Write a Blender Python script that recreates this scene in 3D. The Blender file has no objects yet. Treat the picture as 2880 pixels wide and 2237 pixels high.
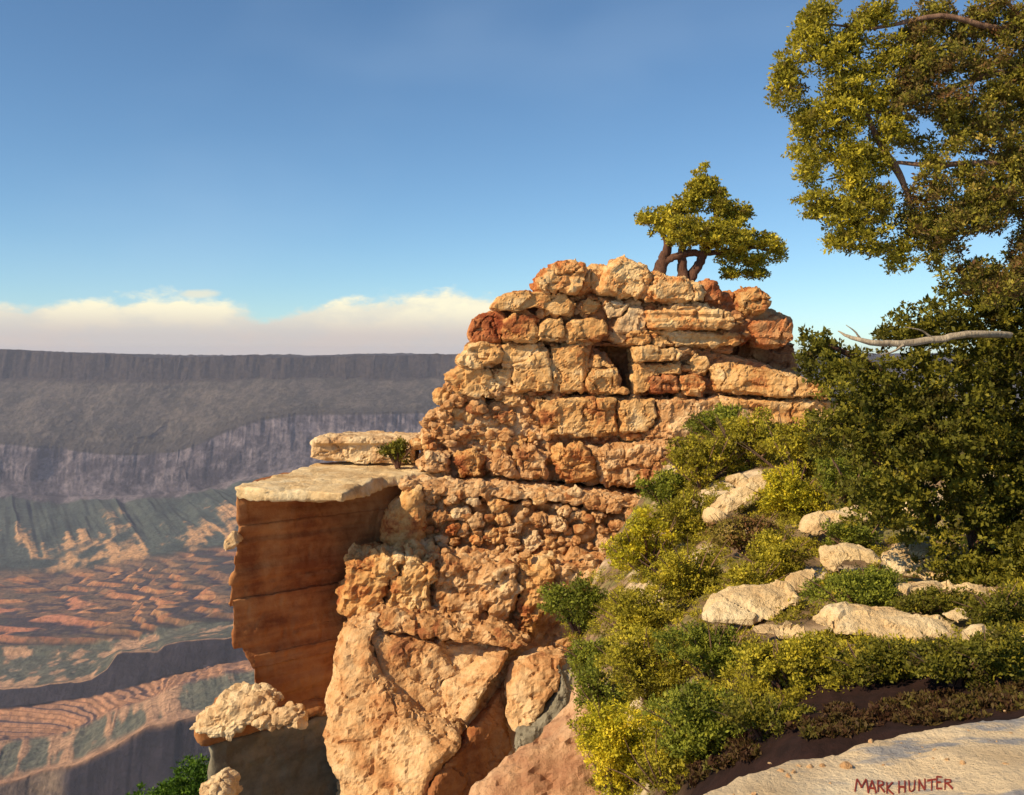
import bpy, math, random
import numpy as np
from mathutils import Vector

# ------------------------------------------------------------------ camera
F = 996.0            # focal length in pixels of a 1024 wide picture
HV = 352.0           # pixel row of the horizon
sc = bpy.context.scene
COL = sc.collection
cam_d = bpy.data.cameras.new('camera'); cam = bpy.data.objects.new('camera', cam_d); COL.objects.link(cam)
cam_d.sensor_width = 36.0; cam_d.lens = 36.0 * F / 1024.0
cam.location = (0, 0, 0); cam.rotation_euler = (math.radians(90), 0, 0)
cam_d.shift_y = -(397.5 - HV) / 1024.0
cam_d.clip_start = 0.1; cam_d.clip_end = 80000
sc.camera = cam
sc.view_settings.view_transform = 'Standard'; sc.view_settings.look = 'None'
sc.view_settings.exposure = 0.32; sc.view_settings.gamma = 1.0
try:
    sc.cycles.volume_bounces = 0
    sc.cycles.max_bounces = 6; sc.cycles.transparent_max_bounces = 8
except Exception: pass

# ------------------------------------------------------------------ sun and sky
SUN = Vector((-0.74, -0.44, 0.62)).normalized()
EL = math.asin(SUN.z); AZ = math.atan2(SUN.x, SUN.y)
sd = bpy.data.lights.new('sun', 'SUN'); so = bpy.data.objects.new('sun', sd); COL.objects.link(so)
sd.energy = 4.8; sd.angle = math.radians(0.5); sd.color = (1.0, 0.78, 0.50)
so.rotation_euler = (-SUN).to_track_quat('-Z', 'Y').to_euler(); so.location = (-30, -20, 40)

class NB:
    """tiny node-tree builder"""
    def __init__(s, tree): s.t = tree; s.n = tree.nodes; s.l = tree.links
    def new(s, typ, ins=None, **kw):
        nd = s.n.new(typ)
        for k, v in kw.items(): setattr(nd, k, v)
        for k, v in (ins or {}).items():
            sock = nd.inputs[k]
            if isinstance(v, bpy.types.NodeSocket): s.l.new(v, sock)
            else: sock.default_value = v
        return nd
    def math(s, op, a, b=None, clamp=False):
        nd = s.n.new('ShaderNodeMath'); nd.operation = op; nd.use_clamp = clamp
        for i, v in enumerate((a, b)):
            if v is None: continue
            if isinstance(v, bpy.types.NodeSocket): s.l.new(v, nd.inputs[i])
            else: nd.inputs[i].default_value = v
        return nd.outputs[0]
    def mix(s, fac, a, b, mode='MIX'):
        nd = s.n.new('ShaderNodeMix'); nd.data_type = 'RGBA'; nd.blend_type = mode
        for key, v in ((0, fac), (6, a), (7, b)):
            if isinstance(v, bpy.types.NodeSocket): s.l.new(v, nd.inputs[key])
            else: nd.inputs[key].default_value = v if key == 0 else (*v, 1)
        return nd.outputs[2]
    def ramp(s, fac, stops):
        nd = s.n.new('ShaderNodeValToRGB'); s.l.new(fac, nd.inputs[0]); e = nd.color_ramp.elements
        while len(e) < len(stops): e.new(0.5)
        for i, (p, c) in enumerate(stops): e[i].position = p; e[i].color = (*c, 1) if len(c) == 3 else c
        return nd.outputs[0]
    def mapr(s, v, a, b, c, d):
        nd = s.new('ShaderNodeMapRange', {0: v, 1: a, 2: b, 3: c, 4: d}); nd.interpolation_type = 'SMOOTHSTEP'
        return nd.outputs[0]

world = bpy.data.worlds.new('World'); sc.world = world; world.use_nodes = True
w = NB(world.node_tree); w.n.clear()
sky = w.new('ShaderNodeTexSky', sky_type='NISHITA', sun_disc=False)
sky.sun_elevation = EL; sky.sun_rotation = AZ % (2 * math.pi)
sky.altitude = 2000; sky.air_density = 1.0; sky.dust_density = 0.7; sky.ozone_density = 2.5
tc = w.new('ShaderNodeTexCoord'); sep = w.new('ShaderNodeSeparateXYZ', {0: tc.outputs['Generated']})
X, Y, Z = sep.outputs
ysafe = w.math('MAXIMUM', Y, 0.05)
sx = w.math('DIVIDE', X, ysafe); sz = w.math('DIVIDE', Z, ysafe)
skyc = w.mix(1.0, sky.outputs[0], (0.84, 1.02, 1.07), 'MULTIPLY')
cv = w.new('ShaderNodeCombineXYZ', {0: X, 1: Y, 2: w.math('MULTIPLY', Z, 2.2)})
nA = w.new('ShaderNodeTexNoise', {'Vector': cv.outputs[0], 'Scale': 10.0, 'Detail': 8.0, 'Roughness': 0.66})
nB = w.new('ShaderNodeTexNoise', {'Vector': cv.outputs[0], 'Scale': 2.6, 'Detail': 3.0, 'Roughness': 0.5})
# faint broad veils high in the sky
veil = w.mapr(nB.outputs[0], 0.46, 0.72, 0.0, 0.09)
skyc = w.mix(veil, skyc, (5.2, 6.6, 8.2))
# low cloud bank
hfall = w.mapr(X, 0.0, 0.20, 0.047, -0.03)
h = w.math('ADD', hfall, w.math('MULTIPLY', w.math('SUBTRACT', nA.outputs[0], 0.5), 0.075))
h = w.math('ADD', h, w.math('MULTIPLY', w.math('SUBTRACT', nB.outputs[0], 0.5), 0.045))
def gauss(c_, wd, amp):
    t_ = w.math('DIVIDE', w.math('SUBTRACT', sx, c_), wd)
    return w.math('MULTIPLY', w.math('EXPONENT', w.math('MULTIPLY', w.math('MULTIPLY', t_, t_), -1.0)), amp)
h = w.math('ADD', h, gauss(-0.09, 0.10, 0.016)); h = w.math('ADD', h, gauss(-0.40, 0.13, -0.010))
diff = w.math('SUBTRACT', h, Z)
dens = w.mapr(diff, -0.004, 0.010, 0.0, 0.9)
body = w.mapr(Z, 0.012, 0.052, 0.0, 1.0)
ccol = w.mix(body, (5.6, 4.7, 4.4), (9.4, 8.5, 5.9))
ccol = w.mix(w.mapr(nA.outputs[0], 0.42, 0.62, 0.35, 0.0), ccol, (4.7, 4.7, 4.9))
skyc = w.mix(dens, skyc, ccol)
# one small detached cloud
ex = w.math('DIVIDE', w.math('ADD', sx, 0.315), 0.024); ez = w.math('DIVIDE', w.math('SUBTRACT', sz, 0.0585), 0.0055)
rr = w.math('ADD', w.math('MULTIPLY', ex, ex), w.math('MULTIPLY', ez, ez))
rr = w.math('ADD', rr, w.math('MULTIPLY', w.math('SUBTRACT', nA.outputs[0], 0.5), 3.5))
skyc = w.mix(w.mapr(rr, 0.3, 1.3, 0.75, 0.0), skyc, (7.6, 7.1, 5.4))
bg = w.new('ShaderNodeBackground', {0: skyc, 1: 0.097})
wo = w.new('ShaderNodeOutputWorld', {0: bg.outputs[0]})

# ------------------------------------------------------------------ numpy noise
rng = np.random.default_rng(7)
random.seed(7)
def _hash(ix, iy, iz, k):
    h = (ix * 374761393 + iy * 668265263 + iz * 2147483647 % 4294967291 + k * 1274126177) & 0xFFFFFFFF
    h = ((h ^ (h >> 13)) * 1274126177) & 0xFFFFFFFF
    h = ((h ^ (h >> 15)) * 2246822519) & 0xFFFFFFFF
    return ((h ^ (h >> 16)) & 0xFFFFFF) / float(0xFFFFFF)
def vnoise(p, seed=0):
    """value noise on an (n,3) array, -1..1"""
    i = np.floor(p).astype(np.int64); f = p - i; f = f * f * f * (f * (f * 6 - 15) + 10)
    r = 0
    for dx in (0, 1):
        wx = f[:, 0] if dx else 1 - f[:, 0]
        for dy in (0, 1):
            wy = f[:, 1] if dy else 1 - f[:, 1]
            for dz in (0, 1):
                wz = f[:, 2] if dz else 1 - f[:, 2]
                r = r + wx * wy * wz * _hash(i[:, 0] + dx, i[:, 1] + dy, i[:, 2] * 57 + dz * 57, seed)
    return r * 2 - 1
def fbm(p, octs=4, seed=0, gain=0.5):
    a = 1.0; s = 0; t = 0
    for o in range(octs):
        s = s + a * vnoise(p * (2.03 ** o) + 17.3 * o, seed + o); t += a; a *= gain
    return s / t
def worley(p, seed=0):
    i = np.floor(p).astype(np.int64); best = np.full(len(p), 9.0); second = np.full(len(p), 9.0)
    for dx in (-1, 0, 1):
        for dy in (-1, 0, 1):
            for dz in (-1, 0, 1):
                a, b, c = i[:, 0] + dx, i[:, 1] + dy, i[:, 2] + dz
                q = np.stack([a + _hash(a, b, c * 57, seed), b + _hash(a, b, c * 57, seed + 1), c + _hash(a, b, c * 57, seed + 2)], 1)
                d = np.sqrt(((p - q) ** 2).sum(1))
                second = np.where(d < best, best, np.minimum(second, d)); best = np.minimum(best, d)
    return best, second
def facet(p, seed=0):
    """chipped faces: every cell carries its own tilted plane"""
    i = np.floor(p).astype(np.int64); best = np.full(len(p), 9.0); val = np.zeros(len(p))
    for dx in (-1, 0, 1):
        for dy in (-1, 0, 1):
            for dz in (-1, 0, 1):
                a, b, c = i[:, 0] + dx, i[:, 1] + dy, (i[:, 2] + dz) * 57
                h0, h1, h2 = _hash(a, b, c, seed), _hash(a, b, c, seed + 1), _hash(a, b, c, seed + 2)
                o = p - np.stack([a + h0, b + h1, i[:, 2] + dz + h2], 1); d = (o ** 2).sum(1)
                t = (o * (np.stack([h1, h2, h0], 1) * 2 - 1)).sum(1) + (h0 - 0.5) * 0.6
                val = np.where(d < best, t, val); best = np.minimum(best, d)
    return val
def P(u, v, D): return np.array([(u - 512.0) / F * D, D, -(v - HV) / F * D])
# pixel readers for the enlarged crops the outlines were measured in
def A(pts): return [(408.9 + x * 0.19536, 248.9 + y * 0.19536) for x, y in pts]
def B(pts): return [(213.3 + x * 0.22792, 408.9 + y * 0.22792) for x, y in pts]
def R4(pts): return [(604.4 + x * 0.2279, 408.9 + y * 0.2279) for x, y in pts]
def J(pts): return [(604.4 + x * 0.10483, 142.2 + y * 0.10483) for x, y in pts]

# ------------------------------------------------------------------ object helpers
def tag(o, label=None, cat=None, group=None, kind=None):
    if label: o['label'] = label
    if cat: o['category'] = cat
    if group: o['group'] = group
    if kind: o['kind'] = kind
    return o
def empty(name, loc, label, cat, group=None):
    o = bpy.data.objects.new(name, None); COL.objects.link(o); o.location = loc
    o.empty_display_size = 0.3
    return tag(o, label, cat, group)
def link(name, me, mat, parent=None, origin=None):
    """link mesh data (world coordinates); store it relative to its parent or origin"""
    off = Vector(parent['_o']) if (parent is not None and '_o' in parent) else (Vector(parent.location) if parent is not None else Vector(origin if origin is not None else (0, 0, 0)))
    n = len(me.vertices); co = np.empty(n * 3); me.vertices.foreach_get('co', co)
    co = co.reshape(-1, 3) - np.array(off); me.vertices.foreach_set('co', co.ravel()); me.update()
    o = bpy.data.objects.new(name, me); COL.objects.link(o)
    if mat: me.materials.clear(); me.materials.append(mat)
    if parent is not None: o.parent = parent
    else: o.location = off
    return o
def mesh_np(name, co, faces, smooth=True):
    """faces: (n,k) array"""
    me = bpy.data.meshes.new(name); co = np.asarray(co, dtype=np.float32); faces = np.asarray(faces, dtype=np.int32)
    n, k = faces.shape
    me.vertices.add(len(co)); me.vertices.foreach_set('co', co.ravel())
    me.loops.add(n * k); me.loops.foreach_set('vertex_index', faces.ravel())
    me.polygons.add(n); me.polygons.foreach_set('loop_start', np.arange(0, n * k, k, dtype=np.int32))
    me.polygons.foreach_set('loop_total', np.full(n, k, dtype=np.int32))
    me.polygons.foreach_set('use_smooth', np.full(n, smooth, dtype=bool))
    me.update(calc_edges=True); return me
def point_color(me, rgb, name='tint'):
    a = me.color_attributes.new(name, 'FLOAT_COLOR', 'POINT')
    c = np.ones((len(rgb), 4), dtype=np.float32); c[:, :3] = rgb; a.data.foreach_set('color', c.ravel())

# ------------------------------------------------------------------ materials
def rock_mat(name, stops, scale=0.9, fine=9.0, bump=0.5, strata=0.25, speck=(0.10, 0.045, 0.02), speck_amt=0.45, rough=0.92, random_tint=0.10):
    m = bpy.data.materials.new(name); m.use_nodes = True; b = NB(m.node_tree); b.n.clear()
    g = b.new('ShaderNodeNewGeometry'); oi = b.new('ShaderNodeObjectInfo')
    pos = g.outputs['Position']
    n1 = b.new('ShaderNodeTexNoise', {'Vector': pos, 'Scale': scale, 'Detail': 6.0, 'Roughness': 0.62, 'Distortion': 0.4}).outputs[0]
    sq = b.new('ShaderNodeMapping', {'Vector': pos}); sq.inputs['Scale'].default_value = (0.5, 0.5, 5.0)
    n2 = b.new('ShaderNodeTexNoise', {'Vector': sq.outputs[0], 'Scale': 1.1, 'Detail': 5.0, 'Roughness': 0.6}).outputs[0]
    n3 = b.new('ShaderNodeTexNoise', {'Vector': pos, 'Scale': fine, 'Detail': 6.0, 'Roughness': 0.7}).outputs[0]
    f = b.math('ADD', n1, b.math('MULTIPLY', b.math('SUBTRACT', n2, 0.5), strata))
    f = b.math('ADD', f, b.math('MULTIPLY', b.math('SUBTRACT', n3, 0.5), 0.35))
    f = b.math('ADD', b.math('MULTIPLY', b.math('SUBTRACT', f, 0.5), 1.35), 0.5)
    f = b.math('ADD', f, b.math('MULTIPLY', b.math('SUBTRACT', oi.outputs['Random'], 0.5), random_tint), True)
    c = b.ramp(f, stops)
    sp = b.new('ShaderNodeTexNoise', {'Vector': pos, 'Scale': fine * 1.9, 'Detail': 4.0, 'Roughness': 0.75}).outputs[0]
    c = b.mix(b.mapr(sp, 0.55, 0.72, 0.0, speck_amt), c, speck)
    bs = b.math('ADD', b.math('MULTIPLY', n3, 0.7), b.math('MULTIPLY', sp, 0.35))
    bp = b.new('ShaderNodeBump', {'Strength': min(1.0, bump * 1.7), 'Distance': 0.09, 'Height': bs})
    p = b.new('ShaderNodeBsdfPrincipled', {'Base Color': c, 'Roughness': rough, 'Specular IOR Level': 0.15, 'Normal': bp.outputs[0]})
    b.new('ShaderNodeOutputMaterial', {0: p.outputs[0]}); return m
def tint_mat(name, translucent=0.0, bump=0.0, bscale=1.0, rough=0.85, bdist=1.0):
    m = bpy.data.materials.new(name); m.use_nodes = True; b = NB(m.node_tree); b.n.clear()
    c = b.new('ShaderNodeAttribute', attribute_name='tint').outputs['Color']
    p = b.new('ShaderNodeBsdfPrincipled', {'Base Color': c, 'Roughness': rough, 'Specular IOR Level': 0.2})
    if bump:
        g = b.new('ShaderNodeNewGeometry')
        n = b.new('ShaderNodeTexNoise', {'Vector': g.outputs['Position'], 'Scale': bscale, 'Detail': 8.0, 'Roughness': 0.7}).outputs[0]
        p.inputs['Base Color'].default_value = (1, 1, 1, 1)
        c2 = b.mix(1.0, c, b.ramp(n, [(0.34, (0.55, 0.55, 0.55)), (0.66, (1.4, 1.4, 1.4))]), 'MULTIPLY')
        b.l.new(c2, p.inputs['Base Color'])
        b.l.new(b.new('ShaderNodeBump', {'Strength': bump, 'Distance': bdist, 'Height': n}).outputs[0], p.inputs['Normal'])
    out = p.outputs[0]
    if translucent:
        t = b.new('ShaderNodeBsdfTranslucent', {0: c})
        out = b.new('ShaderNodeMixShader', {0: translucent, 1: out, 2: t.outputs[0]}).outputs[0]
    b.new('ShaderNodeOutputMaterial', {0: out}); return m

GOLD = [(0.24, (0.28, 0.085, 0.03)), (0.35, (0.46, 0.19, 0.065)), (0.45, (0.58, 0.32, 0.115)), (0.60, (0.67, 0.42, 0.18)), (0.74, (0.76, 0.56, 0.30))]
M_GOLD = rock_mat('golden_sandstone', GOLD)
M_CAP = rock_mat('orange_sandstone', [(0.25, (0.36, 0.09, 0.03)), (0.38, (0.54, 0.22, 0.07)), (0.50, (0.66, 0.38, 0.15)), (0.66, (0.76, 0.54, 0.27))], scale=1.1)
M_RED = rock_mat('red_sandstone', [(0.25, (0.27, 0.065, 0.025)), (0.5, (0.50, 0.20, 0.075)), (0.75, (0.64, 0.38, 0.17))], scale=1.3)
M_DARK = rock_mat('dark_core_rock', [(0.3, (0.30, 0.13, 0.06)), (0.55, (0.48, 0.26, 0.12)), (0.8, (0.62, 0.39, 0.20))])
M_COB = rock_mat('cobbly_conglomerate', [(0.25, (0.32, 0.12, 0.045)), (0.40, (0.50, 0.26, 0.10)), (0.56, (0.60, 0.36, 0.17)), (0.72, (0.74, 0.53, 0.29))], scale=2.2, fine=11, random_tint=0.14)
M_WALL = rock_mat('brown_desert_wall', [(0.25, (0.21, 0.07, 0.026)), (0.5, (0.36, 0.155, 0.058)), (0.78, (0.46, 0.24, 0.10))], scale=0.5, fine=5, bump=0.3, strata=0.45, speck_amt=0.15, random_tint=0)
M_CREAM = rock_mat('cream_limestone', [(0.28, (0.52, 0.34, 0.16)), (0.5, (0.70, 0.52, 0.28)), (0.72, (0.80, 0.66, 0.41))], scale=1.0, fine=10, speck_amt=0.2)  # brighter cream limestone for the cap and the hillside stones
M_PALE = rock_mat('pale_limestone', [(0.28, (0.48, 0.28, 0.13)), (0.5, (0.66, 0.46, 0.25)), (0.72, (0.78, 0.62, 0.38))], scale=1.0, fine=10, speck_amt=0.25)
M_BOULD = rock_mat('orange_boulder_rock', [(0.24, (0.32, 0.13, 0.055)), (0.38, (0.50, 0.25, 0.10)), (0.52, (0.62, 0.37, 0.17)), (0.70, (0.72, 0.50, 0.27))], scale=0.8, fine=7, bump=0.55)
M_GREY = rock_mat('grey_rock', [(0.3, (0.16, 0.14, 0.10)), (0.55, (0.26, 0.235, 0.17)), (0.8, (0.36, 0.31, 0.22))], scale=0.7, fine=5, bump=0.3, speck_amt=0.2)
M_PINK = rock_mat('pinkish_slope_rock', [(0.25, (0.38, 0.19, 0.10)), (0.5, (0.55, 0.33, 0.18)), (0.75, (0.68, 0.47, 0.28))], scale=1.2, fine=9, bump=0.5, speck_amt=0.3)
M_LEAF = tint_mat('foliage', translucent=0.28, rough=0.6)
M_TERR = tint_mat('canyon_rock_and_scrub', bump=0.9, bscale=0.035, rough=1.0, bdist=30.0)
M_HILL = tint_mat('hillside_soil', bump=0.7, bscale=7.0, rough=1.0, bdist=0.05)

def bark_mat(name, c1, c2):
    m = bpy.data.materials.new(name); m.use_nodes = True; b = NB(m.node_tree); b.n.clear()
    g = b.new('ShaderNodeNewGeometry'); mp = b.new('ShaderNodeMapping', {'Vector': g.outputs['Position']}); mp.inputs['Scale'].default_value = (3, 3, 0.6)
    n = b.new('ShaderNodeTexNoise', {'Vector': mp.outputs[0], 'Scale': 9.0, 'Detail': 6.0, 'Roughness': 0.7}).outputs[0]
    c = b.ramp(n, [(0.35, c1), (0.65, c2)])
    bp = b.new('ShaderNodeBump', {'Strength': 0.8, 'Distance': 0.03, 'Height': n})
    p = b.new('ShaderNodeBsdfPrincipled', {'Base Color': c, 'Roughness': 0.95, 'Normal': bp.outputs[0]})
    b.new('ShaderNodeOutputMaterial', {0: p.outputs[0]}); return m
M_BARK = bark_mat('dark_juniper_bark', (0.045, 0.018, 0.01), (0.15, 0.07, 0.04))
M_BARK2 = bark_mat('brown_pine_bark', (0.10, 0.05, 0.03), (0.30, 0.18, 0.11))
M_DEAD = bark_mat('weathered_grey_wood', (0.26, 0.21, 0.15), (0.52, 0.45, 0.34))

# ------------------------------------------------------------------ rocks
_tmp_i = 0
def remeshed(co, faces, vox, smooth):
    """voxel-remesh and smooth a closed hull, return vertex array and mesh"""
    me = bpy.data.meshes.new('hull'); me.from_pydata([tuple(c) for c in co], [], faces); me.update()
    o = bpy.data.objects.new('hull', me); COL.objects.link(o)
    r = o.modifiers.new('r', 'REMESH'); r.mode = 'VOXEL'; r.voxel_size = vox; r.use_smooth_shade = True
    if smooth:
        s = o.modifiers.new('s', 'SMOOTH'); s.factor = 0.5; s.iterations = smooth
    dg = bpy.context.evaluated_depsgraph_get(); ev = o.evaluated_get(dg)
    out = bpy.data.meshes.new_from_object(ev)
    bpy.data.objects.remove(o); bpy.data.meshes.remove(me)
    return out
def displace(me, amp, size, knob, ksize, strata, seed, chip=0.08):
    n = len(me.vertices)
    if n == 0: return me
    co = np.empty(n * 3); me.vertices.foreach_get('co', co); co = co.reshape(-1, 3)
    nr = np.empty(n * 3); me.vertices.foreach_get('normal', nr); nr = nr.reshape(-1, 3)
    h = amp * fbm(co / size, 5, seed, 0.55)
    w1 = co + 0.06 * np.stack([fbm(co * 3, 2, 15), fbm(co * 3, 2, 16), fbm(co * 3, 2, 18)], 1)
    h = h + chip * (0.65 * facet(w1 / 0.42, seed % 7 + 31) + 0.26 * facet(w1 / 0.16, seed % 7 + 41)) + min(chip, 0.1) * 0.12 * fbm(co / 0.10, 3, 61, 0.6)
    h = h - chip * 0.9 * np.clip(1 - np.abs(fbm(w1 / 0.8, 3, 77)) / 0.045, 0, 1)
    if knob:
        q = co.copy() + 0.25 * ksize * np.stack([fbm(co / ksize, 2, 5), fbm(co / ksize, 2, 6), fbm(co / ksize, 2, 8)], 1)
        f1, f2 = worley(q / ksize, seed % 5 + 11)
        h = h + knob * (np.clip(f2 - f1, 0, 0.45) / 0.45 - 0.6) 
    if strata:
        zz = co[:, 2] + 0.10 * fbm(co * np.array([0.4, 0.4, 0.4]), 2, 3)
        t = vnoise(np.stack([co[:, 0] * 0.12, co[:, 1] * 0.12, zz * 4.0], 1), 21) + 0.5 * vnoise(np.stack([co[:, 0] * 0.2, co[:, 1] * 0.2, zz * 11.0], 1), 22)
        h = h + strata * np.tanh(3.5 * t)
    co = co + nr * h[:, None]
    me.vertices.foreach_set('co', co.ravel()); me.update()
    return me
def stone(name, poly, D, thick, mat, parent=None, vox=0.045, smooth=1, amp=0.06, size=0.6, knob=0.0, ksize=0.35, strata=0.0,
          bev=0.18, yaw=0.0, lean=0.0, seed=None, origin=None, back=0.85, v0=None, chip=0.08, grow=1.0, flat=True):
    """a rock traced as an outline (pixels) at distance D, given real thickness; yaw / lean tip its face (m of depth per 100 px)"""
    seed = random.randint(0, 900) if seed is None else seed
    p = np.array(poly, dtype=float)
    # resample and jitter the outline
    pts = []
    for i in range(len(p)):
        a, b_ = p[i], p[(i + 1) % len(p)]; L = np.linalg.norm(b_ - a); k = max(1, int(L / 6))
        for j in range(k): pts.append(a + (b_ - a) * j / k)
    p = np.array(pts); c = p.mean(0); n = len(p)
    if grow != 1.0:
        ex = (p - c); p = c + ex * (1 + (grow - 1)) 
    if v0 is not None: D = D + lean * (c[1] - v0) / 100
    sl = [(0.0, 1 - bev), (0.06, 1 - bev * 0.45), (0.16, 1 - bev * 0.12), (0.32, 1.0), (0.75, 1.0), (1.0, back)]
    co = []
    for t, s in sl:
        q = c + (p - c) * s
        d = D + thick * t + yaw * (q[:, 0] - c[0]) / 100 + lean * (q[:, 1] - c[1]) / 100
        dref = D + thick * 0.3 + yaw * (q[:, 0] - c[0]) / 100 + lean * (q[:, 1] - c[1]) / 100
        co += [np.array([(q[i, 0] - 512) / F * dref[i], d[i], -(q[i, 1] - HV) / F * dref[i]]) for i in range(n)]
    faces = []
    for k in range(len(sl) - 1):
        for i in range(n):
            j = (i + 1) % n; faces.append((k * n + i, (k + 1) * n + i, (k + 1) * n + j, k * n + j))
    faces.append(tuple(range(n))); faces.append(tuple((len(sl) - 1) * n + i for i in reversed(range(n))))
    me = remeshed(co, faces, vox, smooth)
    displace(me, amp, size, knob, ksize, strata, seed, chip)
    if flat: me.polygons.foreach_set('use_smooth', np.zeros(len(me.polygons), dtype=bool))
    o = link(name, me, mat, parent, origin)
    return o
def base_of(poly, D, thick):
    p = np.array(poly); return tuple(P(p[:, 0].mean(), p[:, 1].max(), D + thick * 0.4))
def lump(name, u, v, r, D, mat, parent, asp=1.0, **kw):
    k = 9; a0 = random.random() * 6
    poly = [(u + r * (1 + 0.22 * math.sin(3.1 * i + a0 * 7)) * math.cos(a0 + 2 * math.pi * i / k), v + r * asp * (1 + 0.18 * math.cos(2.3 * i + a0)) * math.sin(a0 + 2 * math.pi * i / k)) for i in range(k)]
    return stone(name, poly, D, r * 2.0 / F * D, mat, parent, bev=0.5, **kw)
def inside(poly, x, y):
    r = False; n = len(poly)
    for i in range(n):
        x1, y1 = poly[i]; x2, y2 = poly[(i + 1) % n]
        if (y1 > y) != (y2 > y) and x < (x2 - x1) * (y - y1) / (y2 - y1) + x1: r = not r
    return r

# ---- the rock tower
tower = empty('rock_tower', tuple(P(620, 640, 27)), 'tall golden sandstone tower of stacked cracked layers rising beside the canyon', 'rock tower')
TD = 25.0
# core layers, set back behind the facing blocks, each with real depth
layers = [
 (A([(440, 300), (560, 235), (900, 232), (1200, 265), (1560, 285), (1800, 330), (1900, 380), (1910, 480), (1200, 480), (340, 470), (330, 400)]), TD + 0.18, 4.6),
 (A([(310, 500), (700, 500), (960, 500), (1010, 560), (1060, 640), (1080, 742), (520, 735), (240, 720), (230, 640)]), TD + 0.22, 5.5),
 (A([(1150, 500), (1480, 505), (1700, 560), (1900, 620), (2060, 740), (1300, 745), (1152, 742)]), TD + 0.22, 5.5),
 (A([(900, 490), (1250, 490), (1250, 750), (900, 750)]), TD + 1.3, 3.5),
 (A([(260, 745), (700, 752), (1300, 755), (2120, 762), (2200, 900), (2150, 1150), (1500, 1130), (900, 1150), (60, 1140), (60, 1000), (130, 830)]), TD + 0.12, 7.0),
 (B([(850, 320), (1000, 305), (1500, 345), (2100, 370), (2300, 640), (1300, 640), (800, 615), (790, 450)]), TD - 1.2, 8.5),
 (B([(700, 660), (900, 625), (2100, 640), (2300, 960), (1380, 980), (900, 950), (640, 900), (640, 780)]), TD - 2.3, 9.5),
 (B([(640, 930), (2000, 940), (2100, 1700), (600, 2300), (620, 1400)]), TD - 3.0, 10.5)]
for i, (pl, d, th) in enumerate(layers):
    stone('rock_layer', pl, d, th, M_DARK if i in (0, 1, 2, 3) else M_COB, tower, vox=0.08, smooth=2, amp=0.16, size=1.0, knob=0.15 if i > 3 else 0.0, ksize=0.50, strata=0.05, bev=0.05, seed=40 + i, chip=0.12)
# overhanging bedding ledges between the layers (thin projecting seams)
def blk(pts, d=0.0, th=1.6, mat=None, f=A, **kw):
    kw.setdefault('knob', 0.0); kw.setdefault('strata', 0.022); kw.setdefault('grow', 1.09); kw.setdefault('chip', 0.13); kw.setdefault('vox', 0.04)
    kw['bev'] = min(kw.get('bev', 0.13), 0.2)
    return stone('stone_block', f(pts), TD + d, th, mat or M_GOLD, tower, **kw)
# second course
blk([(430,300),(480,245),(560,225),(700,228),(800,238),(842,285),(820,345),(740,352),(650,305),(560,332),(470,322)], -0.30, 2.2, amp=0.08)
blk([(312,440),(330,368),(400,330),(475,322),(505,360),(482,440),(452,478),(330,474)], -0.05, 1.8, M_RED)
blk([(480,450),(490,385),(530,338),(590,330),(640,372),(652,440),(640,470),(490,470)], -0.28, 1.5)
blk([(670,405),(715,357),(768,368),(787,440),(760,470),(680,462)], -0.25, 1.2)
blk([(800,422),(830,375),(920,355),(990,388),(1005,440),(970,470),(820,472)], -0.20, 1.4)
blk([(855,300),(880,262),(960,252),(980,290),(950,332),(890,347)], -0.12, 1.1)
blk([(980,300),(1020,262),(1090,260),(1112,300),(1080,352),(1020,352)], -0.15, 1.1, M_PALE)
blk([(1055,420),(1068,372),(1130,302),(1190,300),(1222,350),(1200,412),(1120,432)], -0.2, 1.2, M_PALE)
blk([(1110,442),(1150,415),(1210,428),(1228,470),(1180,490),(1120,482)], -0.25, 1.1)
blk([(1200,332),(1290,302),(1450,295),(1600,328),(1640,368),(1620,412),(1440,416),(1230,402)], -0.40, 2.2, M_CAP, strata=0.05, amp=0.08)
blk([(1222,420),(1400,418),(1560,428),(1660,440),(1672,488),(1500,496),(1240,492)], -0.18, 1.8)
blk([(1640,372),(1740,372),(1762,440),(1700,490),(1660,482)], 0.25, 1.6, M_RED)
blk([(1740,382),(1860,350),(1930,390),(1945,460),(1905,500),(1770,492)], -0.1, 1.8, M_RED)
blk([(1040,442),(1080,422),(1110,450),(1110,486),(1050,482)], -0.05, 1.0, M_PALE)
# thin shelf that seals the joint under the second course and overhangs the right hand recess
blk([(360,478),(700,468),(1100,480),(1500,496),(1560,500),(1550,525),(1500,520),(1100,498),(700,486),(360,494)], 0.25, 4.0, M_DARK, bev=0.02, amp=0.04, vox=0.07)
blk([(1450,500),(1930,495),(1950,600),(1960,660),(1700,650),(1450,620)], 1.9, 2.2, M_DARK, bev=0.03)
# third course
blk([(258,580),(300,502),(380,482),(460,487),(482,540),(450,582),(350,606),(280,602)], -0.30, 1.8)
blk([(482,492),(664,487),(666,542),(600,575),(482,580)], -0.10, 1.6, bev=0.12)
blk([(425,612),(520,592),(532,702),(500,716),(440,662)], -0.02, 1.5, bev=0.15)
blk([(532,592),(612,572),(700,522),(724,600),(722,722),(540,722)], -0.22, 1.8, bev=0.12, amp=0.05)
blk([(726,505),(880,487),(892,600),(880,722),(738,735)], -0.12, 1.7, bev=0.12, amp=0.05)
blk([(888,492),(930,482),(950,560),(900,650),(888,620)], 0.05, 1.2, bev=0.15)
blk([(895,695),(940,612),(1050,612),(1066,700),(1122,730),(1115,742),(930,742)], -0.28, 1.4, bev=0.2)
blk([(942,560),(962,550),(1042,600),(1052,616),(945,606)], -0.22, 1.0, bev=0.2, vox=0.04)
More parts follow.
